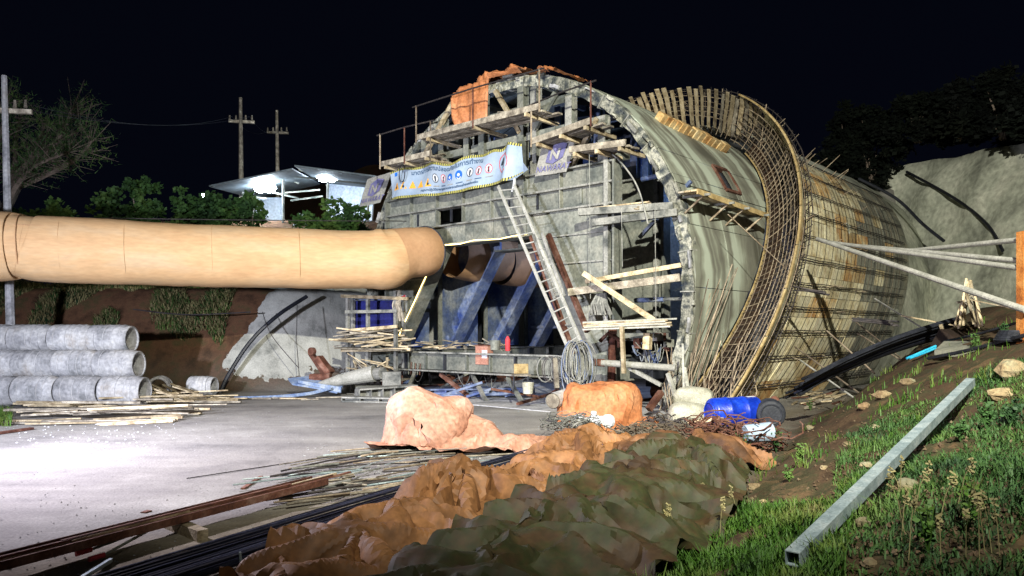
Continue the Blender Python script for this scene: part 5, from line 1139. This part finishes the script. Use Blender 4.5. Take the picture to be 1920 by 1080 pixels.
# ---------- black plastic pipes running up the crest, with cyan one
c0=V((5.5,13.9,0)); 
for k in range(16):
    o=R_(-.28,.28); h=R_(.02,.22)
    P=[at(1492+R_(-8,16),742+R_(-4,6),14.2),at(1570,706,14.4),at(1660,668,14.5),at(1745,640,14.6),at(1778,632,14.6)]
    o=.26-.035*k+R_(-.05,.05); P=[p+V((-o*.3,o,h*.3+.026*k-.08)) for p in P]
    tag(MB().tube(spline(P,4),.028,7).build('plastic_pipe','black' if k not in (5,) else 'rebarblue',None),'black plastic pipe in the crest bundle, '+('low in it towards the wall' if k<6 else ('in its middle' if k<11 else 'high in it towards the camera')),'pipe','black plastic pipes on the bank crest')
for k in range(2): tag(MB().tube(spline([at(1700+k*6,672,13.9),at(1740,655+k*4,14.0),at(1776,640+k*3,14.1)],4),.022,7).build('plastic_pipe','cyan',None),'bright cyan plastic pipe end on the near side of the black bundle, '+('upper' if k==0 else 'lower')+' one','pipe')
tag(MB().tube(spline([at(1770,640,13.8),at(1830,627,12.8),at(1890,610,12),at(1960,588,11.2)],5),.022,6).build('plastic_pipe','black',None),'single black hose running from the pipe bundle up to the right edge','hose')
tag(MB().tube(spline([at(1740,672,12.6),at(1810,658,11.8),at(1880,640,11),at(1960,618,10.2)],5),.03,6).build('plastic_pipe','black',None),'lower black hose crossing the pale concrete strip to the right edge','hose')
co_=empty('hose_roll',at(1900,640,11.2),'flat roll of black hose lying at the right edge of the crest','hose roll')
for k in range(5):
    c=at(1908,641,11.0)+V((0,0,.03+.03*k)); MB().tube([c+V((math.cos(a)*.30,math.sin(a)*.25,0))*(1-.06*k) for a in np.linspace(0,2*math.pi,22,endpoint=False)],.025,6,closed=True).build('hose_turn','black',co_)
MB().prism([at(1752,668,12.6),at(1950,672,10.8),at(1950,650,11.6),at(1770,650,13.4)],V((0,0,.10))).build('concrete_strip','conc2',None,kind='structure')
tag(MB().bar(at(1770,632,14.2),at(1805,652,13.9),.6,.35).build('timber_crate','brownply',None),'brown board box end on the crest left of the tripod sticks','box')
tag(MB().bar(at(1764,608,14.3),at(1771,636,14.3),.06,.08).build('timber_peg','wood',None),'short pale timber peg beside the brown board box','peg')
tag(MB().tube([at(1690,592,15.2),at(1800,612,14.2)],.015,5).build('thin_pole','wood',None),'thin pole lying level from the wall to the board box','pole')
# leaning sticks lashed together
st=empty('stick_tripod',at(1815,612,14),'bunch of bare sticks lashed together in a cone on the crest','sticks')
for (x0,x1,y0) in ((1790,1814,612),(1797,1820,616),(1806,1817,610),(1830,1814,612),(1836,1820,615),(1843,1824,612),(1800,1812,600),(1826,1810,608)):
    MB().tube([at(x0,y0,14+R_(-.3,.3)),at(x1,R_(522,545),14+R_(-.1,.1))],.025,5).build('stick','wood',st)
for k in range(10): c=at(1815+R_(-8,8),562+R_(-14,12),13.95); MB().tube([c,c+V((R_(-.2,.2),0,R_(-.25,.1)))],.02,4).build('lashing','woodg',st)
MB().tube([at(1820,562,13.9),at(1893,577,12.6)],.012,4).build('stay','wood',st)
# ---------- orange post with four pale props
op=empty('steel_post',at(1918,600,10.8),'orange-brown steel H post at the right photo edge holding the pale props','post')
c=at(1921,600,10.8); zt=at(0,434,10.8).z; zb=gz(c.x,c.y)-.3
for q in (-.06,.06): MB().bar(V((c.x+q,c.y,zb)),V((c.x+q,c.y,zt)),.014,.16,up=(0,1,0)).build('flange','orust',op)
MB().bar(V((c.x,c.y,zb)),V((c.x,c.y,zt)),.12,.012,up=(0,1,0)).build('web','orust',op)
for k,((x0,y0,ya),(x1,y1,yb),l) in enumerate((((1533,448,18.0),(1925,582,10.6),'lowest and thickest, slanting down from the portal boards to the post foot'),((1540,452,18.0),(1912,503,10.9),'third from the top, meeting the post just below its middle'),((1575,458,17.2),(1912,489,11.0),'second from the top, close above the third'),((1688,472,14.8),(1910,450,11.0),'topmost, rising to the top of the post'))):
    tag(MB().tube([at(x0,y0,ya),at(x1,y1,yb)],.05 if k==0 else .042,12).build('steel_prop','white',None),'pale round prop, '+l,'prop','pale props braced against the portal')
# thin struts and cables on the lower wall
for (x0,y0,x1,y1,ya,yb) in ((1490,650,1640,758,17.2,15.2),(1600,600,1700,680,17.6,15.6),(1608,625,1690,676,17.6,15.4),(1550,620,1640,700,17.2,15.4),(1500,675,1600,745,17.0,15.3),(1640,560,1770,640,17.5,15.2)):
    tag(MB().tube([at(x0,y0,ya),at(x1,y1,yb)],.018,5).build('tie_strut',random.choice(['rebar','white','rebar']),None),'thin strut slanting down right from the board wall to the bank','strut','thin struts propping the board wall')
def bundle(px,py,Y,L,n,label):
    e=empty('bar_bundle',at(px,py,Y),label,'bars')
    for k in range(n): a=at(px-L/2+R_(-8,8),py-4+R_(-4,4),Y); b=at(px+L/2+R_(-12,12),py+4+R_(-5,5),Y-.5); MB().tube([a,b],.018,4).build('bar','rebard',e)
bundle(1640,603,16.9,75,14,'thick black bundle of bars hung low on the board wall')
bundle(1520,545,17.4,50,7,'shorter black bundle of bars hung at mid height on the board wall')
for pts,l in ((((1700,322,33),(1790,372,30),(1850,420,28),(1880,470,26.5)),'black hose curving down the sprayed slope, right one'),(((1610,335,31),(1680,372,30),(1730,420,29),(1770,452,28)),'black hose curving down the sprayed slope, left one')):
    tag(MB().tube(spline([at(*p) for p in pts],6),.06,6).build('slope_hose','black',None),l,'hose')
for k in range(26):
    p=onbank(R_(1490,1580),R_(735,770)); a=R_(.1,.9); L=R_(.3,1.0); d=V((math.cos(a),math.sin(a),R_(.0,.25)))
    tag(MB().bar(p+V((0,0,.05))-d*L/2,p+V((0,0,.05))+d*L/2,R_(.04,.1),.03).build('scrap_board',random.choice(['wood','woodg','rust']),None),'scrap of timber in the litter below the lower end of the black pipes','board','timber scraps at the wall foot')

M['bladeb']=pm('scuffed_blue_blade',[(.06,.10,.22),(.16,.22,.34),(.30,.34,.38)],3,.6,0,.2,0)
# ================================================================ left background: berm, fence, poles, shed, trees
def fence():
    x0,y0=(-900,25.5),(0,0)
    e=empty('sheet_fence',at(130,545,26),'blue sheet fence at the left behind the duct','fence')
    for k in range(12): a=at(-160+k*24.5,545,26.2); MB().bar(a+V((0,0,-.1)),a+V((0,0,1.0)),.42,.03,up=(0,1,0)).build('panel','bluesheet',e)
    e=empty('sheet_fence',at(500,560,27),'grey corrugated sheet fence behind the duct above the concrete slope','fence')
    for k in range(22): a=at(300+k*15.2,562,27.2); a.z=gz(a.x,a.y)-.1; MB().bar(a,a+V((0,0,1.15+R_(-.03,.03))),.27,.04,up=(0,1,0)).build('panel','roof' if k%2 else 'steel',e)
fence()
def power_pole(px,pb,pt,Y,arm,ya,label,tilt=0.0):
    e=empty('utility_pole',at(px,pb,Y),label,'utility pole'); b=at(px,pb,Y); b.z=max(gz(b.x,b.y)-.3,b.z-6) ; t=at(px-tilt,pt,Y)
    MB().tube([b,t],[.13,.07],8).build('pole_shaft','conc' if Y<30 else 'woodg',e)
    c=at(px-tilt*.7,ya,Y); MB().bar(c-V((arm/2,0,0)),c+V((arm/2,.2,0)),.10,.12).build('crossarm','woodg',e)
    for q in (-.46,-.2,.2,.46): MB().tube([c+V((arm*q,0,.06)),c+V((arm*q,0,.26))],[.05,.03],6).build('insulator','woodg',e)
    return c
c1=power_pole(24,400,142,20,1.1,206,'nearest utility pole with a crossarm, at the left photo edge',16)
for q in (0,): pass
c2=power_pole(453,410,183,34,1.1,227,'utility pole with crossarm behind the duct, left of the pair by the shed',2)
c3=power_pole(522,410,207,40,1.1,248,'utility pole with crossarm above the shed, right of the pair',3)
for k,(a,b) in enumerate(((c1+V((.4,0,.2)),c2+V((-.4,0,.2))),(c1+V((-.4,0,.2)),c2+V((.4,0,.2))),(c2+V((.4,0,.2)),c3+V((.3,0,.2))),(c2+V((-.4,0,.2)),c3+V((-.3,0,.2))))):
    tag(MB().tube(sag(a,b,.5,14),.010,4).build('power_line','dark',None),['power line from the left edge pole to the middle pole, front one','power line from the left edge pole to the middle pole, rear one','power line between the two poles by the shed, front one','power line between the two poles by the shed, rear one'][k],'power line')
tag(MB().tube(sag(at(-60,140,22),at(8,142,20),.1,6),.012,4).build('power_line','dark',None),'power line leaving the left edge pole to the left','power line')
def dup3(): pass
# shed with two roofs
sh=empty('open_shed',at(560,415,34),'open-sided shed with thin mono-pitch roofs lit by white lamps on the hill','shed')
def roofp(c4,mat='roof'):
    q=[at(*p) for p in c4]; MB().prism(q,V((0,0,.06))).build('roof_sheet',mat,sh)
roofp([(388,352,36),(470,346,31.5),(560,362,31.5),(470,372,36)]) if False else None
roofp([(392,350,30),(548,318,30),(600,346,36),(480,374,36)])
roofp([(552,312,29.5),(705,332,29.5),(695,356,36),(600,342,36)])
for (px,y0,y1,Y) in ((455,342,415,33),(531,320,418,32),(614,340,418,35),(474,378,415,31.6),(690,350,418,33)):
    MB().bar(at(px,y1,Y),at(px,y0,Y),.08,.08).build('post','steelw',sh)
for a,b in (((440,344,32.5),(560,372,32.5)),((520,328,32),(700,346,32)),((530,362,33.5),(600,356,33.5)),((455,368,33),(500,372,33)),((530,330,33),(560,344,33.5)),((560,318,34),(600,332,34)),((545,376,33),(605,368,34))):
    MB().bar(at(*a),at(*b),.05,.07).build('purlin','steel',sh)
MB().bar(at(616,382,36),at(700,384,35),.1,1.9).build('side_wall','whitewall',sh); MB().bar(at(480,394,35.5),at(530,394,35.5),.1,1.2).build('side_wall','whitewall',sh)
for k,(px,py,Y,pw) in enumerate(((497,352,32.2,110),(617,332,33.2,110))):
    c=at(px,py,Y); e=empty('shed_lamp',c,'blazing white floodlight under the '+('left' if k==0 else 'right')+' shed roof','lamp'); 
    n=12; rr=.27
    for j in ((-.18,.18) if k==0 else (-.24,.14)):
        g=MB(); m=8; vs=[]
        for i in range(m+1):
            t=math.pi*i/m
            for q in range(n): a=2*math.pi*q/n; vs.append(c+V((j+math.sin(t)*math.cos(a)*rr*1.1,math.sin(t)*math.sin(a)*rr*.7,math.cos(t)*rr*.8)))
        g.add(vs,[(i*n+q,i*n+(q+1)%n,(i+1)*n+(q+1)%n,(i+1)*n+q) for i in range(m) for q in range(n)]).build('bulb','lamp',e,smooth=True)
    MB().bar(c+V((-.4,0,.2)),c+V((.4,0,.2)),.12,.05).build('bracket','dark',e)
    l=D.lights.new('shed_glow','POINT'); l.energy=pw; l.color=(.62,.80,1); l.shadow_soft_size=.3; o=D.objects.new('shed_glow',l); COL.objects.link(o); o.location=c+V((0,-.5,-.1))
g=MB(); c=at(381,366,31); g.tube([c-V((0,0,.05)),c+V((0,0,.05))],.05,8); tag(g.build('small_lamp','lamp',None),'tiny distant white light among the bushes left of the shed','lamp')
# foliage
def foliage(blobs,n,ls,dens=1.0):
    g_v=[]; g_f=[]
    tot=sum(b[1].x*b[1].y*b[1].z for b in blobs)**(1)
    for c,r_ in blobs:
        m=int(n*(r_.x*r_.y*r_.z)/tot); sub=[]
        for _ in range(max(5,int(m/26))):
            d=V((random.gauss(0,1),random.gauss(0,1),random.gauss(0,1))).normalized()*R_(.55,1.05); sub.append(c+V((d.x*r_.x,d.y*r_.y,d.z*r_.z)))
        for _ in range(m):
            s=random.choice(sub); rr=min(r_.x,r_.z)*.34; p=s+V((random.gauss(0,rr*.5),random.gauss(0,rr*.5),random.gauss(0,rr*.45)))
            d=V((R_(-1,1),R_(-1,1),R_(-.6,.9))).normalized(); x=d.orthogonal().normalized(); L=ls*R_(.6,1.4); w_=L*.38; i=len(g_v)
            g_v+= [p,p+d*L*.5+x*w_,p+d*L,p+d*L*.5-x*w_]; g_f.append((i,i+1,i+2,i+3))
    return MB().add(g_v,g_f)
def bush(px,pt,pb,Y,wpx,label,mat='foil',n=3000,cat='bush',name='bush',ls=.16,low=False):
    b=at(px,pb,Y); t=at(px,pt,Y); h=t.z-b.z; w_=wpx*Y/1400/2; g0=gz(b.x,b.y); b.z=min(b.z,g0) if abs(b.z-g0)<4 else b.z
    e=empty(name,b,label,cat,None); h=t.z-b.z; bl=[]
    for k in range(8):
        a=R_(0,6.28); q=R_(.2,.75); bl.append((b+V((math.cos(a)*w_*q,math.sin(a)*w_*q*.7,h*R_(.35,.85))),V((w_*R_(.3,.5),w_*R_(.3,.5),h*R_(.14,.24)))))
    if low:
        for k in range(7): bl.append((b+V((R_(-w_,w_)*1.1,R_(-.5,.5),h*R_(.0,.35))),V((w_*R_(.35,.55),w_*.4,h*R_(.14,.24)))))
    bl.append((b+V((0,0,h*.8)),V((w_*.4,w_*.4,h*.2))))
    foliage(bl,n,ls).build('crown',mat,e); st=MB()
    for k in range(6):
        q=bl[k][0]; st.tube([b+V((R_(-.1,.1),0,0)),b.lerp(q,.5)+V((0,0,h*.05)),q],[.07,.04,.015],5,cap=False)
    st.build('trunk','bark',e)
for a in ((110,382,440,27,110,'low dark bush behind the duct at the far left'),(200,368,440,27,130,'rounded bush behind the duct, second from the left'),(272,332,435,28,100,'tallest bush in the row behind the duct, with a pointed top'),(345,356,440,27,120,'bush right of the tallest one in the row behind the duct'),(410,358,440,27.5,110,'bush left of the shed lamp in the row behind the duct'),(470,374,440,27,110,'bush just below the left shed lamp'),(575,396,440,29,110,'low bluish bush under the shed between the posts'),(645,372,440,29,90,'bush in front of the pale shed wall'),(30,384,440,27,90,'dim bush at the left photo edge behind the duct')): bush(*a)
# feathery tree at the left
def feathery():
    b=at(5,405,26); b.z=gz(b.x,b.y); e=empty('feathery_tree',b,'tall feathery tree with bare limbs behind the left edge pole','tree'); g=MB(); lf=MB()
    limbs=[((5,405),(30,350),(70,310),(130,285)),((5,405),(35,348),(60,290),(85,235)),((5,405),(25,330),(30,260),(40,200)),((30,350),(80,330),(140,300),(175,262)),((0,400),(-20,330),(0,260),(10,195)),((50,330),(90,290),(120,240),(135,205)),((20,340),(60,300),(90,275),(160,240)),((-10,380),(-60,300),(-70,250),(-90,200))]
    for L in limbs:
        Y=26+R_(-1.2,1.2); P=spline([at(x,y,26 if i==0 else Y) for i,(x,y) in enumerate(L)],5); n_=len(P); g.tube(P,[.14*(1-i/n_)+.02 for i in range(n_)],5,cap=False)
        for i in range(5,n_):
            for q in range(7):
                d=V((R_(-.4,1),R_(-.8,.8),R_(-.2,.9))).normalized()*R_(.4,1.3); tip=P[i]+d; g.tube([P[i],tip],[.014,.004],3,cap=False)
                for u in range(11):
                    p=P[i].lerp(tip,R_(.25,1.1))+V((R_(-.14,.14),R_(-.14,.14),R_(-.14,.14))); s=V((R_(-.5,1),R_(-1,1),R_(-.3,1))).normalized()*R_(.12,.25); x=s.orthogonal().normalized()*.012; lf.add([p-x,p+x,p+s],[(0,1,2)])
    g.build('trunk','bark',e); lf.build('foliage','foil',e)
feathery()
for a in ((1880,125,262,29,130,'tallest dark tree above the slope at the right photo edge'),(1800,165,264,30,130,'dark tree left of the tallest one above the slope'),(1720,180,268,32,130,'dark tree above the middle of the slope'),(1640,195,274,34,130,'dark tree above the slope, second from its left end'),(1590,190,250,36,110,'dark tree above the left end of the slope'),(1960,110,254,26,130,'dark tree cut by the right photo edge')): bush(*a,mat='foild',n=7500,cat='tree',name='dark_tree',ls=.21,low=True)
# dry vegetation on the berm below the duct
def bgen():
    x=R_(-17,-9.2); y=R_(22.6,25.6); m=noise.noise(V((x*.8,y*.8,4)))+.18*(y-23.8)
    if m<.1: return None
    return V((x,y,gz(x,y)-.02)),.6+m
grassfield('dry_grass','dry grass and scrub hanging on the red berm behind the concrete pipes',26000,bgen,.12,.42,'grassh',.014,1.2)
grassfield('dry_grass','green scrub on the red berm behind the concrete pipes',16000,bgen,.12,.38,'foil',.016,1.2)
grassfield('grass','tuft of grass at the left photo edge by the timber heap',900,lambda:(P2(R_(-60,22),R_(770,800)),1),.1,.25,'grass',.008)
# hoses on the concrete slope
tag(MB().tube(spline([at(412,738,22.3),at(430,700,22.6),at(470,640,23.0),at(520,592,23.4),at(575,556,24.2)],6),.065,8).build('slope_hose','black',None),'thick black hose curving down the concrete-sprayed berm','hose')
tag(MB().tube(spline([at(250,580,23.2),at(350,590,23.0),at(470,585,23.2)],6),.02,5).build('slope_cable','rebard',None),'thin cable strung across the top of the red berm','cable')
tag(MB().tube(spline([at(492,585,23.3),at(510,630,22.9),at(560,690,22.5)],6),.012,5).build('slope_cable','rebard',None),'thin cable hanging down the concrete slope, left of the straight one','cable')
tag(MB().tube([at(557,572,23.4),at(556,640,22.8),at(561,705,22.4)],.012,5).build('slope_cable','rebard',None),'thin straight cable hanging down the concrete slope','cable')
# rusty machine part, blue plate and big white tube left of the winch
mp=empty('breaker_arm',at(600,715,21.6),'rusty articulated steel arm with a red wheel leaning by the berm foot','machine part')
MB().bar(at(583,662,21.8),at(612,706,21.6),.16,.12).build('arm','rust',mp); MB().bar(at(597,670,21.7),at(620,700,21.6),.3,.16).build('plate','rust',mp); MB().tube([at(582,708,21.5),at(620,706,21.4)],.11,10).build('cylinder','rust',mp)
c=at(585,659,21.7); MB().tube([c-V((.03,.05,0)),c+V((.03,.05,0))],.12,14).build('wheel','rust',mp)
bp_=empty('blue_blade',at(600,728,21.2),'dented blue steel blade lying at the foot of the concrete slope','blade')
MB().prism([at(540,712,21.4),at(580,708,21.6),at(645,724,21.3),at(632,738,20.9),at(585,728,20.9),at(548,722,21.1)],V((0,.0,.05))).build('blade_plate','bladeb',bp_); MB().bar(at(560,718,21.2),at(640,731,20.9),.06,.16).build('blade_rib','bladeb',bp_)
wt=empty('white_tube',at(650,715,21.2),'long tapering pale tube lying beside the winch at the gantry foot','tube'); MB().tube([at(600,722,21.3),at(640,712,21.2),at(702,700,21.0)],[.10,.17,.24],16).build('tube_wall','white',wt)
tag(MB().tube(spline([at(440,747,20.8),at(520,744,20.6),at(580,738,20.7),at(620,728,20.8)],5),.05,6).build('grey_hose','bladeb',None),'grey-blue hose lying along the road edge towards the blue blade','hose')
for k in range(9):
    c=P2(R_(400,640),R_(742,752),.03); a=R_(-.2,.4); d=V((math.cos(a),math.sin(a),0))*R_(.2,.6); tag(MB().bar(c-d,c+d,.08,.03).build('waste_board',random.choice(['wood','woodg']),None),'board lying alone along the road edge below the concrete slope','board','boards along the road edge')
for k in range(10):
    c=P2(R_(300,380),R_(735,750),.12); a=R_(-.8,-.1); d=V((math.cos(a)*.6,math.sin(a)*.3,R_(-.25,.0)))*R_(.4,.9); tag(MB().bar(c-d+V((0,0,.15)),c+d+V((0,0,.15)),.07,.03).build('waste_board','wood',None),'board slanting down right from behind the open pipe ring','board','boards slanting behind the pipe ring')
